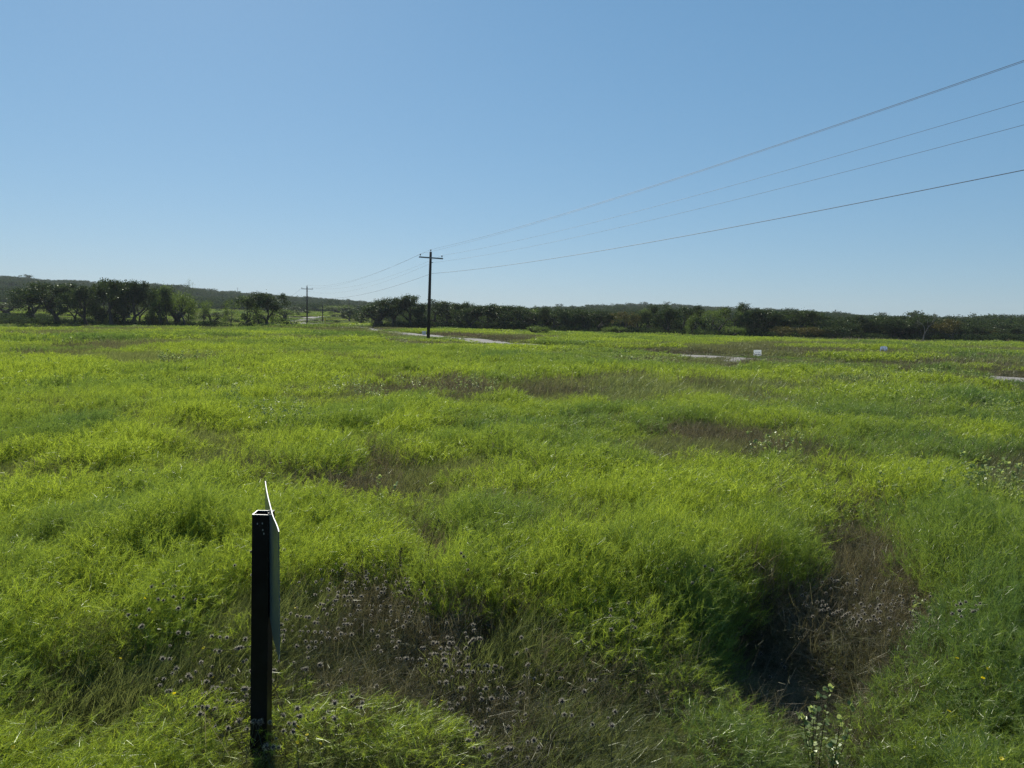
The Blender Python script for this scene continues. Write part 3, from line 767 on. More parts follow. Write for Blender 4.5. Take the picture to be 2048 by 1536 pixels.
o = scatter('pale_weeds', PT, pp, np.stack([np.zeros(k), np.zeros(k), rgh.random(k) * 6.28], -1), np.stack([np.ones(k), np.ones(k), rgh.uniform(.75, 1.05, k)], -1), np.array(pk), np.zeros(k), MT['pale'])
tag(o, 'scattered pale silvery weeds glinting between the broomweed', 'weeds', kind='stuff')

# ---------------------------------------------------------------- black sign post with its plate
MT['blacksteel'] = solid('black_painted_steel', (.003, .0035, .005), .4, col2=(.007, .008, .010), scale=14, bump=.08, spec=.18)
MT['rim'] = solid('bare_steel_edge', (.42, .42, .40), .45, metal=.4)
MT['plate'] = solid('grey_green_plate', (.055, .090, .100), .28, col2=(.07, .105, .112), scale=4, spec=.6)
MT['plate_edge'] = solid('white_plate_edge', (.52, .52, .49), .5)  # sunlight caught on the plate's thin edge, put into its colour
MT['bolt'] = solid('galvanised_bolt', (.35, .36, .37), .4, metal=.8)
PD = 2.87
pf = at(520.5, 1031, PD)
e = empty('sign_post', (pf[0] - .022, PD + .036, float(hgt(pf[0], PD + .036))), (0, R_(1.0), R_(2)))
tag(e, 'black square steel tube post open at the top, standing in the foreground grass', 'post')
w_, t_ = .068, .004; hpost = pf[2] - e.location.z
mb = MB(); h2 = w_ / 2
for (cx, cy, sx, sy) in ((0, -h2 + t_/2, w_, t_), (0, h2 - t_/2, w_, t_), (-h2 + t_/2, 0, t_, w_ - 2*t_), (h2 - t_/2, 0, t_, w_ - 2*t_)):
    mb.box((cx, cy, (hpost - .1) / 2 - .0), (sx, sy, hpost + .1))
mb.build('tube', MT['blacksteel'], e)
mb = MB()
zr = hpost + .0015
for (cx, cy, sx, sy) in ((0, -h2 + t_/2, w_ + .0006, t_), (0, h2 - t_/2, w_ + .0006, t_), (-h2 + t_/2, 0, t_, w_ - 2*t_), (h2 - t_/2, 0, t_, w_ - 2*t_)):
    mb.box((cx, cy, zr), (sx, sy, .003))
mb.build('rim', MT['rim'], e)
mb = MB()
for (x_, z_) in ((-.012, -.035), (.008, -.033), (.010, -.06), (.014, -.075)): mb.box((x_, -h2 - .0006, hpost + z_), (.004, .001, .007), bev=.001)
mb.build('paint_chips', MT['rim'], e)

zt = at(556.7, 1061, 2.5)[2]; zb = at(553, 1325, 2.5)[2]
edge = []
for (px, py) in [(556.7,1061),(551.5,1047),(545,1032),(540,1013),(534.8,992),(531,971),(529.4,957)]:
    d = ray(px, py); dep = (zt - CAMZ) / d[2]; edge.append((d[0] * dep, dep))
edge = smooth_line(np.array(edge), 4); edge = np.vstack([edge, ])
e2 = empty('sign_plate', (edge[len(edge)//2][0], edge[len(edge)//2][1], zb)); o_ = np.array(e2.location)
tag(e2, 'thin curved dark sign plate seen edge-on, bolted to the black post', 'sign')
T = np.gradient(edge, axis=0); T /= np.linalg.norm(T, axis=1)[:, None]; Nn = np.stack([T[:, 1], -T[:, 0]], -1); th = .0035
m = len(edge); V = []
for side in (0, 1):
    for i in range(m):
        p = edge[i] + Nn[i] * th * side
        # rounded lower corner of the plate
        for z in (zb + (.03 if i in (0, m - 1) else 0), (zb + zt) / 2, zt - (.004 if i in (0, m - 1) else 0)): V.append((p[0] - o_[0], p[1] - o_[1], z - o_[2]))
F = []
for side in (0, 1):
    for i in range(m - 1):
        for j in range(2):
            a = side * 3 * m + i * 3 + j; q = [a, a + 3, a + 4, a + 1]; F.append(q if side else q[::-1])
FE = []
for i in (0, m - 1):
    for j in range(2):
        a = i * 3 + j; b = 3 * m + i * 3 + j; FE.append([a, a + 1, b + 1, b] if i else [b, b + 1, a + 1, a])
mb = MB(); mb.add(V, F + FE); mb.build('face', MT['plate'], e2, smooth=False)
F = []
for i in range(m - 1):
    for j in (0, 2):
        a = i * 3 + j; b = 3 * m + i * 3 + j; F.append([a, a + 3, b + 3, b] if j else [b, b + 3, a + 3, a])
mb = MB(); mb.add(V, F); mb.build('edge', MT['plate_edge'], e2)
for zz in (zt - .055, zb + .08):
    # spacer between tube and plate
    kx = np.argmin(np.abs(edge[:, 1] - (PD + .036)))
    x0 = float(e.location.x) + h2 + .003 + (zz - e.location.z) * math.tan(R_(1.0)); x1 = edge[kx][0] - .001
    if x1 - x0 > .003:
        mb = MB(); mb.box(((x0 + x1) / 2 - o_[0], edge[kx][1] - o_[1], zz - o_[2]), (abs(x1 - x0), .03, .025), bev=.003); mb.build('spacer', MT['bolt'], e2)
mb = MB(); P0 = at(536.5, 1024, 2.89); P1 = at(543.5, 1024, 2.89)
mb.box(((P0[0] + P1[0]) / 2 - o_[0], 2.905 - o_[1], P0[2] - .02 - o_[2]), (P1[0] - P0[0], .05, .035), bev=.002); mb.build('bracket', MT['blacksteel'], e2)

# ---------------------------------------------------------------- utility poles and wires
MT['polewood'] = solid('creosoted_wood', (.018, .013, .010), .85, col2=(.040, .028, .020), scale=6, bump=.4, stretch=(6, 6, .5))
MT['arm'] = solid('crossarm_grey', (.12, .13, .13), .7, col2=(.18, .19, .19), scale=5)
MT['insul'] = solid('insulator_grey', (.05, .055, .06), .25)
MT['wire'] = solid('aluminium_wire', (.07, .075, .08), .6, metal=.3)
ARM = np.array([.92, .39])
def upole(px, dep, topy, lab, arm=1.25, lean=0., rad=.14, group=None, az=None):
    g = ground(px, 0, dep); tp = at(px, topy, dep); x0 = (px - 1024) / FPX * dep
    g = np.array([tp[0], dep, float(hgt(tp[0], dep))]); Hh = tp[2] - g[2]
    ang = math.atan2(ARM[1], ARM[0]) if az is None else az
    e = empty('utility_pole', (g[0] - Hh * math.sin(lean), dep, g[2]), (0, lean, 0)); tag(e, lab, 'utility pole', group)
    mb = MB(); mb.tube([(0, 0, -.4), (0, 0, Hh * .5), (0, 0, Hh - .12)], [rad * 1.15, rad, rad * .82], 12); mb.build('pole', MT['polewood'], e, smooth=True)
    att = {}
    ux, uy = math.cos(ang), math.sin(ang); R2 = lambda x, y, z: (ux * x - uy * y, uy * x + ux * y, z)
    def world(p): return np.array([g[0] - Hh * math.sin(lean) + p[0] * math.cos(lean) + p[2] * math.sin(lean), dep + p[1], g[2] + p[2] * math.cos(lean) - p[0] * math.sin(lean)])
    prof = [(.012, 0), (.012, .10), (.055, .11), (.075, .14), (.05, .17), (.075, .20), (.05, .24), (.02, .27)]
    if arm:
        mb = MB(); mb.box(R2(0, -rad - .05, Hh - .72), (2 * arm, .10, .13), rz=ang, bev=.01); mb.build('crossarm', MT['arm'], e)
        for sx in (-1, 1):
            p = R2(sx * (arm - .12), -rad - .05, Hh - .66); mb = MB(); mb.lathe(prof, p, 8); mb.build('insulator', MT['insul'], e, smooth=True)
            att['L' if sx < 0 else 'R'] = world((p[0], p[1], p[2] + .26))
        p = (0, 0, Hh - .13); mb = MB(); mb.lathe(prof, p, 8); mb.build('insulator', MT['insul'], e, smooth=True); att['T'] = world((0, 0, p[2] + .26))
    else:
        att['T'] = world((0, 0, Hh - .1))
    if arm > 1.1:
        p = R2(rad + .06, 0, Hh * .872); mb = MB(); mb.box(p, (.14, .05, .06), rz=ang, bev=.01); mb.build('bracket', MT['insul'], e)
    att['N'] = world(R2(rad + .08, 0, Hh * .872)); att['C'] = world(R2(rad * .9, 0, Hh * .75))
    return att
A1 = upole(861.5, 74, 501.5, 'nearest and tallest dark wooden utility pole, standing in front of the road', lean=R_(1.0), rad=.15)
A2 = upole(614, 162, 571.5, 'utility pole with a crossarm at left of centre, second along the line', rad=.15)
A3 = upole(546, 190, 597, 'plain dark pole without crossarm beside the left-hand trees', arm=0, rad=.13)
A4 = upole(645, 212, 606.5, 'plain pole inside the far bend of the road', arm=0, rad=.12)
A5 = upole(698, 262, 598.5, 'distant pole rising behind the small dark trees right of the road bend', arm=0, rad=.14)
A6 = upole(717, 330, 612, 'far faint pole, left of a fainter one, in front of the wooded hill', arm=.9, rad=.13)
A7 = upole(740, 385, 608, 'faintest far pole, left of the bare tree', arm=.9, rad=.13)
A8 = upole(475, 800, 575, 'tiny pole with a crossarm on the skyline, left of the other skyline pole', arm=1.1, rad=.15)
A9 = upole(514, 780, 580, 'tiny pole with a crossarm on the skyline above the dark left-hand oak', arm=1.1, rad=.15)
dv = (A1['T'] - A2['T']); dv /= np.linalg.norm(dv[:2]); SP = 95.
def wire(pts_, sag, rad, lab, name='power_line', n=40):
    P = []
    for a, b, s_ in zip(pts_[:-1], pts_[1:], sag):
        for t in np.linspace(0, 1, n, endpoint=False):
            p = a + (b - a) * t; P.append(p - np.array([0, 0, 4 * s_ * t * (1 - t)]))
    P.append(pts_[-1]); c = P[0].copy()
    mb = MB(); mb.tube([p - c for p in P], [rad] * len(P), 5); o = mb.build(name, MT['wire'], None, smooth=True); o.location = tuple(c)
    tag(o, lab, 'wire', 'wires strung between the utility poles')
for key, zz, sg1, sg2, r, lab, tgt in [
    ('T', 0., 1.15, 1.3, .008, 'topmost wire, from the pin on top of the nearest pole', 'T'),
    ('L', 0., 1.1, 1.3, .006, 'wire from the left end of the crossarm, running just beside the topmost wire', 'L'),
    ('R', 0., 1.25, 1.4, .006, 'wire from the right end of the nearest crossarm, second line down at the right edge', 'R'),
    ('N', 0., 1.35, 1.5, .006, 'thin wire from the bracket below the crossarm, third line down at the right edge', 'N'),
    ('C', 0., 1.1, 1.3, .012, 'lowest and thickest dark cable, attached partway down the nearest pole', 'C')]:
    a = A1[key]; nxt = a + np.array([dv[0] * SP, dv[1] * SP, {'T': 2.5, 'L': 2.5, 'R': 2.3, 'N': 2.1, 'C': 1.4}[key]])
    wire([nxt, a, A2[key]], [sg1, sg2], r, lab)
wire([A2['L'], A3['T']], [1.2], .012, 'wire from the second pole sagging down to the plain pole by the left trees')
wire([A2['C'], A3['C']], [1.4], .012, 'lower wire from the second pole sagging to the plain pole by the left trees')
wire([A3['T'], A4['T'], A5['T'], A7['T']], [.8, .8, 1.], .013, 'far wire along the plain poles in front of the wooded hill')

# ---------------------------------------------------------------- lot signs, marker, box
MT['white'] = foliage('white_sign_panel', (.88, .88, .86), (.92, .92, .90), None, trans=.5, gloss=.04, tr_boost=1., tr_blue=1.)
MT['cream'] = solid('white_box_paint', (.55, .54, .5), .6)
MT['bluewhite'] = foliage('bluish_sign_panel', (.62, .68, .78), (.66, .72, .82), None, trans=.5, gloss=.04, tr_boost=1., tr_blue=1.)
MT['ink'] = solid('navy_lettering', (.012, .016, .035), .5)
MT['blueink'] = solid('blue_script', (.12, .15, .35), .5)
MT['yellow'] = solid('yellow_marker', (.75, .50, .02), .5)
def text(body, size, loc, mat, parent, name='lettering'):
    cu = bpy.data.curves.new(name, 'FONT'); cu.body = body; cu.size = size; cu.align_x = 'CENTER'; cu.align_y = 'CENTER'; cu.extrude = .0015; cu.offset = size * .02
    t = bpy.data.objects.new(name, cu); COL.objects.link(t)
    bpy.context.view_layer.update()
    me = bpy.data.meshes.new_from_object(t.evaluated_get(bpy.context.evaluated_depsgraph_get()))
    COL.objects.unlink(t); bpy.data.objects.remove(t)
    me.materials.clear(); me.materials.append(mat)
    o = obj(name, me, parent); o.location = loc; o.rotation_euler = (R_(90), 0, 0); return o
def lot_sign(px, dep, top, bot, wpx, lab, rounded, tilt, panel, yaw):
    a = at(px, top, dep); b = at(px, bot, dep); W = wpx / FPX * dep; Hh = a[2] - b[2]; g = float(hgt(a[0], dep))
    e = empty('lot_sign', (a[0], dep, g), (0, tilt, yaw)); tag(e, lab, 'sign'); zc = (a[2] + b[2]) / 2 - g
    mb = MB()
    if rounded:
        n = 28; ring = []
        for k in range(n):
            an = 2 * math.pi * k / n; c, s_ = math.cos(an), math.sin(an)
            ring.append((W / 2 * math.copysign(abs(c) ** .55, c), Hh / 2 * math.copysign(abs(s_) ** .55, s_)))
        vs = [(x, -.006, zc + z) for x, z in ring] + [(x, .006, zc + z) for x, z in ring]
        mb.add(vs, [list(range(n)), list(range(2 * n - 1, n - 1, -1))] + [[(k + 1) % n, k, n + k, n + (k + 1) % n] for k in range(n)])
    else: mb.box((0, 0, zc), (W, .012, Hh))
    mb.build('panel', panel, e)
    for sx in (-.28, .28):
        mb = MB(); mb.tube([(sx * W, .012, -.2), (sx * W, .012, zc + Hh * .3)], [.006, .006], 6); mb.build('stake', MT['bolt'], e)
    return e, W, Hh, zc
e, W, Hh, zc = lot_sign(1515.5, 50, 700, 712.5, 15.5, 'white rectangular lot sign tilted slightly, beside the far edge of the road', False, R_(-1.5), MT['white'], 0.)
mb = MB()
for k in range(9): mb.box((-.30 * W + k * .075 * W, -.008, zc + .06 * Hh + .012 * (k % 3)), (.05 * W, .002, .05 * Hh + .015 * (k % 2)))
mb.build('script_line', MT['blueink'], e)
mb = MB()
for k, w in enumerate((.10, .07, .12, .06, .10, .12, .07, .09)): mb.box((-.38 * W + k * .11 * W, -.008, zc - .20 * Hh), (w * W * .85, .002, .13 * Hh))
mb.build('faded_line', MT['ink'], e)
e, W, Hh, zc = lot_sign(1768, 60, 692.5, 704.5, 14.5, 'rounded bluish-white sign reading Lot 28, standing in the far right field', True, R_(-1), MT['bluewhite'], 0.)
text('Lot 28', .20, (0, -.0085, zc - .20 * Hh), MT['ink'], e)
mb = MB()
for k in range(7): mb.box((-.24 * W + k * .08 * W, -.008, zc + .16 * Hh + .012 * (k % 2)), (.055 * W, .002, .05 * Hh))
mb.build('script_line', MT['blueink'], e)

g = ground(650, 0, 172); g[0] = at(650, 650, 172)[0]
e = empty('marker_post', (g[0], 172, float(hgt(g[0], 172)))); tag(e, 'slim yellow marker post in the grass beside the road bend', 'marker post')
mb = MB(); mb.tube([(0, 0, -.1), (0, 0, 1.1)], [.06, .06], 8); mb.build('post', MT['yellow'], e)
mb = MB(); mb.lathe([(.09, 1.1), (.10, 1.2), (.10, 1.75), (.06, 1.85)], n=10); mb.build('sleeve', MT['yellow'], e)
p = at(848, 667, 96); e = empty('utility_box', (p[0], 96, float(hgt(p[0], 96)))); tag(e, 'small white box in the verge beyond the road, left of the nearest pole', 'box')
mb = MB(); mb.box((0, 0, .25), (.48, .4, .5), bev=.04); mb.build('cabinet', MT['cream'], e)
mb = MB(); mb.box((0, 0, .523), (.54, .46, .046), bev=.03); mb.build('lid', MT['cream'], e)

# ---------------------------------------------------------------- trees
def tree(seed, H, spread, nmain=3, split=.2, levels=5, leaf='oak', nleaf=58, lsz=.27, clus=.66, bare=False, upright=.3, dens=1.):
    rg = np.random.default_rng(seed); mb = MB(); nodes = []
    def grow(p, d, L, r, lv):
        P = [p]; n = 3
        for k in range(n):
            d = unit(d + rg.normal(size=3) * (.16 if lv < 2 else .28)); d[2] += .03
            P.append(P[-1] + d * L / n)
        r1 = r * .68
        if lv <= 3 or bare: mb.tube(P, np.linspace(r, r1, n + 1), 7 if lv < 2 else (5 if lv < 3 else 3), cap=False)
        if lv >= 2 or (lv == 1 and not bare): nodes.extend([(q, lv) for q in P[1:]])
        if lv >= levels: return
        kids = (2 if rg.random() < .6 else 3) if lv else nmain
        a0 = rg.random() * 6.28
        for k in range(kids):
            a = a0 + 6.28 * k / kids + rg.normal() * .4
            sd = unit(np.cross(d, [math.cos(a), math.sin(a), .13])); up = np.array([0, 0, upright])
            ang = rg.uniform(.5, .95) * spread
            grow(P[-1], unit(d + sd * ang + up * .5), L * rg.uniform(.62, .85) * (1.5 if lv == 0 else 1), r1 * (.8 if kids == 2 else .68), lv + 1)
    grow(np.zeros(3), unit(np.array([rg.normal() * .12, rg.normal() * .12, 1.])), H * split, H * .035, 0)
    N = np.array([q for q, lv in nodes if lv >= 2]) if nodes else np.zeros((1, 3))
    k = H * .93 / N[:, 2].max(); N = N * k; tv = np.array(mb.v) * k
    me = bpy.data.meshes.new('trunk'); me.from_pydata(tv.tolist(), [], mb.fn); me.materials.append(MT['deadwood'] if bare == 2 else MT['bark'])
    for p in me.polygons: p.use_smooth = True
    crown = None; R = float(np.percentile(np.hypot(N[:, 0], N[:, 1]), 92)) + .4
    if not bare or nleaf:
        if len(N) > 150: N = N[rg.choice(len(N), 150, replace=False)]
        m = int(nleaf * dens); n = len(N) * m
        cs = clus * rg.uniform(.6, 1.3, len(N))
        C = np.repeat(N, m, 0) + rg.normal(size=(n, 3)) * np.repeat(cs, m)[:, None] * np.array([.62, .62, .42])
        C = C[C[:, 2] > H * .1]; n = len(C)
        a = unit(rg.normal(size=(n, 3))); b = unit(np.cross(a, rg.normal(size=(n, 3)))); s_ = lsz * rg.uniform(.5, 1.2, n)[:, None] / 2
        V = np.stack([C - a * s_, C + b * s_ * .6, C + a * s_, C - b * s_ * .6], 1).reshape(-1, 3); F = np.arange(4 * n).reshape(n, 4)
        crown = mesh_np('crown', V, F, [MT[leaf]], None, rg.random(n))
        H2 = float(np.percentile(C[:, 2], 99.5))
    else: H2 = H * .97
    return me, crown, H2, R
VAR = {
 'oak': [tree(11, 8, 1.1, 3, .16), tree(12, 8, 1.2, 2, .2), tree(13, 8, 1.0, 4, .14), tree(14, 8, 1.15, 3, .2), tree(15, 8, 1.3, 3, .12), tree(16, 8, .95, 2, .22)],
 'ash': [tree(21, 8, .8, 2, .26, leaf='ash', lsz=.22, nleaf=22), tree(22, 8, .9, 3, .22, leaf='ash', lsz=.22, nleaf=22), tree(23, 8, .85, 2, .24, leaf='ash', lsz=.2, nleaf=16)],
 'rust': [tree(31, 7, .9, 3, .18, leaf='rust', nleaf=20), tree(32, 7, 1.0, 3, .15, leaf='rust', nleaf=16)],
 'scrub': [tree(41, 5, 1.2, 5, .06, levels=4, leaf='ash', nleaf=34, lsz=.2, clus=.6), tree(42, 5, 1.3, 5, .06, levels=4, leaf='oak', nleaf=34, lsz=.2, clus=.6), tree(43, 5, 1.3, 4, .1, levels=4, leaf='oak', nleaf=20, lsz=.18, clus=.5)],
 'bare': [tree(51, 8, .75, 2, .28, levels=5, bare=2, nleaf=0), tree(52, 8, .6, 2, .35, levels=4, bare=1, leaf='ash', nleaf=3, lsz=.16)],
}
def plant_tree(kind, v, px, dep, topy, hw, lab, group=None, name='tree', gz=0.):
    tr, cr, H, R = VAR[kind][v % len(VAR[kind])]
    x = at(px, 650, dep)[0]; g = float(hgt(x, dep)) + gz; top = at(px, topy, dep)[2]
    sz = max((top - g), 1.) / H; sx = 1.6 * hw / FPX * dep / R
    e = empty(name, (x, dep, g - .05), (0, 0, random.random() * 6.28)); e.scale = (sx, sx, sz)
    tag(e, lab, 'tree' if name == 'tree' else 'bush', group)
    obj('trunk', tr, e)
    if cr is not None: obj('crown', cr, e)
    return e
GL = 'scattered trees at the left end of the meadow'
for a in [
 ('scrub',1,14,205,604,24,'dark spreading tree at the very left edge of the picture'),
 ('oak',4,64,165,578,38,'wide dark oak forking low, second from the left edge'),
 ('oak',0,117,132,567,40,'large dark oak with several stems, left end of the main left-hand row'),
 ('oak',5,150,136,569,30,'dark oak tucked behind the left end of the main left-hand row'),
 ('oak',2,174,130,572,28,'dark oak with a pale bare trunk in the main left-hand row'),
 ('oak',3,199,134,562,34,'oak directly right of the one with the pale trunk'),
 ('oak',1,222,129,559,34,'tallest dark oak, thick-trunked, in the middle of the left-hand row'),
 ('oak',4,246,138,570,26,'narrow oak behind the tallest left-hand oak'),
 ('oak',2,264,131,562,32,'dark oak with three upright stems right of the tallest one'),
 ('oak',5,282,133,564,30,'oak at the right end of the dense left-hand clump'),
 ('oak',1,322,130,574,26,'small oak with a curved leaning trunk in the gap of the left-hand row'),
 ('ash',0,338,130,569,24,'thin twin-stemmed tree left of the round green tree'),
 ('bare',1,377,140,557,18,'half-bare pale tree poking above the round green tree'),
 ('ash',1,371,128,583,36,'round green bushy tree with many thin stems near the left-hand row'),
 ('scrub',0,357,134,590,22,'lower green tree pressed against the round bushy tree'),
 ('ash',2,407,130,600,14,'thin tree with a bare straight stem right of the round bushy tree'),
 ('scrub',2,423,134,614,17,'small crooked mesquite with an open crown'),
 ('ash',0,462,130,598,22,'light green tree on a short trunk, left of its taller light green neighbour'),
 ('ash',1,487,129,592,26,'taller light green tree with a straight trunk'),
 ('ash',2,506,133,606,12,'slender tree between the light green trees and the dark oak'),
 ('oak',0,530,130,586,28,'dark round-crowned oak standing alone left of the plain pole'),
 ('scrub',1,520,132,626,10,'small dark tree under the left side of the lone dark oak'),
 ('ash',0,541,134,618,14,'small tree touching the plain pole'),
 ('scrub',0,571,240,617,13,'small light green mesquite far back, left of the road bend')]:
    plant_tree(*a, group=GL)
for (px, dep, ty, hw, v, lab) in [
 (250,205,606,30,1,'distant dark tree seen under the crowns of the left-hand oaks'),(30,300,606,30,1,'distant scrub tree in the far pasture near the left edge'),
 (585,300,612,22,2,'distant tree left of the second utility pole, at the foot of the hill'),(672,330,610,22,0,'distant round tree at the foot of the hill, right of the pole in the bend'),
 (445,240,622,18,2,'small distant tree behind the light green trees')]:
    plant_tree('scrub', v, px, dep, ty, hw, lab, GL)
# small group by the bend
plant_tree('oak', 2, 701, 225, 619, 14, 'dark tree hiding the foot of the pole right of the road bend')
plant_tree('oak', 0, 712, 232, 620, 12, 'dark tree just right of the one hiding the pole foot')
plant_tree('scrub', 2, 722, 190, 621, 10, 'small sprawling tree, rightmost of the little group by the road bend')
plant_tree('ash', 1, 741, 180, 615, 13, 'light green tree between the road-bend group and the big oaks')
plant_tree('bare', 0, 761, 160, 592, 13, 'grey dead tree with bare upright branches left of the big oaks')
plant_tree('scrub', 0, 1073, 104, 651, 17, 'small flat-topped green tree standing alone in the field beyond the road', gz=.1)
# the right-hand wood: front row
GR = 'front row of the right-hand wood'
TOP = [(745,606),(765,604),(790,597),(815,592),(845,594),(865,602),(890,603),(920,611),(960,617),(1000,616),(1040,613),(1100,614),(1140,617),(1180,617),(1240,615),(1290,612),(1330,607),(1365,609),(1400,616),(1440,609),(1480,611),
       (1520,617),(1560,620),(1600,623),(1640,630),(1700,634),(1740,637),(1800,637),(1850,634),(1875,634),(1920,643),(1960,646),(2000,647),(2060,648)]
TOPX, TOPY = np.array(TOP, float).T
special = {756: ('scrub', 1, 'dark bushy tree at the left end of the right-hand wood'), 790: ('oak', 4, 'big spreading oak with light showing through its crown, left end of the wood'),
           824: ('oak', 2, 'big dark thick-trunked oak left of the nearest utility pole'), 872: ('oak', 1, 'open-crowned oak with a bent trunk right of the nearest utility pole')}
for px, (kd, v, lab) in special.items():
    plant_tree(kd, v, px, 150, float(np.interp(px, TOPX, TOPY)) - 2, 30, lab)
named = {1000: 'tree with thin twiggy top left of the small lone tree', 1480: 'yellow-green leafy tree on the front edge of the right-hand wood', 1562: 'rust-tinged bushy tree behind the white lot sign',
         1905: 'brownish-yellow round tree near the right end of the wood'}
px = 896.; i = 0; FR = []
while px < 2075:
    dep = float(np.interp(px, [880, 1300, 1700, 2050], [146, 134, 122, 126])) + random.uniform(-3, 9)
    ty = float(np.interp(px, TOPX, TOPY)); hw = random.uniform(21, 31)
    kd = random.choices(['oak', 'ash', 'scrub', 'rust'], [.66, .14, .14, .06])[0]
    if kd != 'oak' or random.random() < .35: ty += random.uniform(2, 12)
    else: ty += random.uniform(-6, 4)
    e_ = plant_tree(kd, random.randrange(6), px, dep, ty, hw, 'tree', GR)
    FR.append((px, e_, kd)); px += random.uniform(17, 29); i += 1
ORD = 'first second third fourth fifth sixth seventh eighth ninth tenth eleventh twelfth thirteenth fourteenth fifteenth sixteenth seventeenth eighteenth nineteenth twentieth'.split()
LM = [(862, 'the nearest utility pole'), (1073, 'the small lone tree'), (1384, 'the yellow-green leafy tree'), (1515, 'the white lot sign'), (1768, 'the rounded lot sign'), (1848, 'the bare dead tree')]
cnt = {}
for px, e_, kd in FR:
    lm = [t for x_, t in LM if x_ <= px][-1]; cnt[lm] = cnt.get(lm, 0) + 1
    e_['label'] = '%s in the wood edge, %s tree right of %s' % ({'oak': 'dark oak', 'ash': 'lighter green tree', 'scrub': 'low bushy tree', 'rust': 'brownish tree'}[kd], ORD[cnt[lm] - 1], lm)
plant_tree('bare', 0, 1848, 117, 618, 17, 'grey bare dead tree rising above the right end of the wood')
plant_tree('rust', 0, 1908, 116, 637, 20, 'brownish-yellow round tree right of the bare dead tree')
plant_tree('ash', 1, 1384, 120, 628, 16, 'yellow-green leafy tree standing out from the dark front of the wood')
plant_tree('scrub', 0, 1232, 124, 652, 17, 'low yellow-green bush at the foot of the wood, left of the leafy yellow-green tree', name='bush')
plant_tree('scrub', 0, 1468, 118, 652, 14, 'yellowish round bush at the foot of the wood above the white lot sign', name='bush')
plant_tree('rust', 1, 1568, 116, 652, 24, 'rust-brown bush, left of two, at the foot of the wood', name='bush')
plant_tree('rust', 0, 1612, 116, 653, 22, 'rust-brown bush, right of two, at the foot of the wood', name='bush')
plant_tree('scrub', 1, 1668, 116, 650, 20, 'dark round bush right of the rust-brown bushes', name='bush')

# far wood: crowns too many to count
def far_crown(seed, n, H=6., R=3.2, lsz=.55):
    rg = np.random.default_rng(seed); k = 16
    c = np.stack([rg.normal(size=k) * R * .42, rg.normal(size=k) * R * .42, rg.uniform(.25, .86, k) * H], -1)
    m = n // k; C = np.repeat(c, m, 0) + rg.normal(size=(m * k, 3)) * np.array([.75, .75, .5]) * R * .28
    C = C[C[:, 2] > .2]; n = len(C)
    a = unit(rg.normal(size=(n, 3))); b = unit(np.cross(a, rg.normal(size=(n, 3)))); s_ = lsz * rg.uniform(.5, 1.2, n)[:, None] / 2
    V = np.stack([C - a * s_, C + b * s_ * .7, C + a * s_, C - b * s_ * .7], 1).reshape(-1, 3)
    return mesh_np('far_crown', V, np.arange(4 * n).reshape(n, 4), [MT['wood_far']], None, rg.random(n))
FC = [far_crown(600 + k, 900) for k in range(6)]
PX0 = [-600, 0, 300, 600, 735, 800, 880, 2600]; D0 = [300, 318, 350, 385, 385, 168, 158, 140]
XX = []; YY = []
for r0, r1, sp in ((130, 420, 4.4), (420, 1050, 6.6)):
    X, Y = wedge(r0, r1, -43, 43, sp, int(r0)); XX.append(X); YY.append(Y)
X = np.concatenate(XX); Y = np.concatenate(YY); pxx = 1024 + FPX * X / Y; r = np.hypot(X, Y)
dmin = np.interp(pxx, PX0, D0)
gap = (fbm(X / 60, Y / 60, 61) > .62) & (r > 330)
m = (Y > dmin) & ~gap & (np.abs(road_dist(X, Y)) > 8)
X = X[m]; Y = Y[m]; r = r[m]; k = len(X); rg = np.random.default_rng(62)
s0 = rg.uniform(.55, 1.05, k) * (1 + .5 * (rg.random(k) < .03)) * (1 + .25 * fbm(X / 22, Y / 22, 66))
hv = np.where((r < 300), .58 + .16 * fbm(X / 9, Y / 9, 68), .74) * s0
s3 = np.stack([s0, s0, hv], -1)
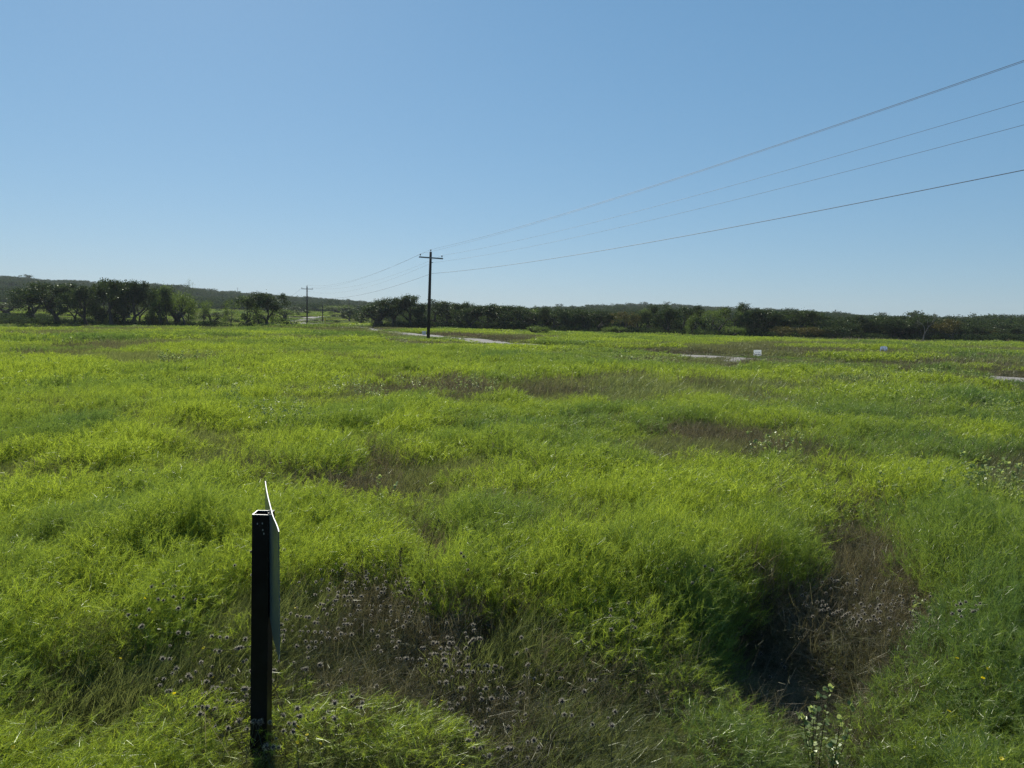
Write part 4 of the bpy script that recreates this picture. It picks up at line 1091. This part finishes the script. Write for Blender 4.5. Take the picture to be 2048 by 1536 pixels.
o = scatter('far_wood', FC, np.stack([X, Y, hgt(X, Y) - .3], -1), np.stack([np.zeros(k), np.zeros(k), rg.random(k) * 6.28], -1), s3, rg.integers(0, 6, k),
            np.clip(.3 + .5 * fbm(X / 25, Y / 25, 63) + .25 * rg.normal(size=k), 0, 1), MT['wood_far'])
tag(o, 'continuous far oak wood covering the hills along the horizon', 'wood', kind='stuff')
# undergrowth along the foot of the wood and the left trees
UG = [far_crown(700 + k, 500, 1.5, 1.3, .22) for k in range(3)]
P = []
rg = np.random.default_rng(64)
for k in range(420):
    px = rg.uniform(745, 2090); dep = float(np.interp(px, [745, 880, 1300, 1700, 2050], [150, 146, 132, 120, 124])) + rg.uniform(-3, 6); P.append((px, dep))
for k in range(130): P.append((rg.uniform(-60, 590), rg.uniform(126, 150)))
for k in range(110): P.append((rg.uniform(-80, 110), rg.uniform(140, 190)))
for k in range(60): P.append((rg.uniform(-60, 700), rg.uniform(180, 330)))
P = np.array(P); X = (P[:, 0] - 1024) / FPX * P[:, 1]; Y = P[:, 1]; k = len(X)
m = np.abs(road_dist(X, Y)) > 4.5; X, Y = X[m], Y[m]; k = len(X); s0 = rg.uniform(.5, 1.15, k)
o = scatter('undergrowth', UG, np.stack([X, Y, hgt(X, Y) - .1], -1), np.stack([np.zeros(k), np.zeros(k), rg.random(k) * 6.28], -1), np.stack([s0 * 1.3, s0 * 1.3, s0 * .9], -1), rg.integers(0, 3, k), rg.random(k), MT['wood_far'])
tag(o, 'low tangled scrub and cactus along the foot of the trees', 'undergrowth', kind='stuff')

# ---------------------------------------------------------------- air
def air():
    mb = MB(); mb.box((0, 0, 32), (3500, 3500, 68)); m, nt, out = new_mat('haze'); p = nt.nodes.new('ShaderNodeVolumePrincipled')
    p.inputs['Color'].default_value = (.86, .91, .92, 1); p.inputs['Density'].default_value = .00018; p.inputs['Anisotropy'].default_value = 0.
    nt.links.new(p.outputs[0], out.inputs['Volume']); o = mb.build('haze', m); o['kind'] = 'stuff'; o['label'] = 'thin blue haze over the meadow and hills'
air()
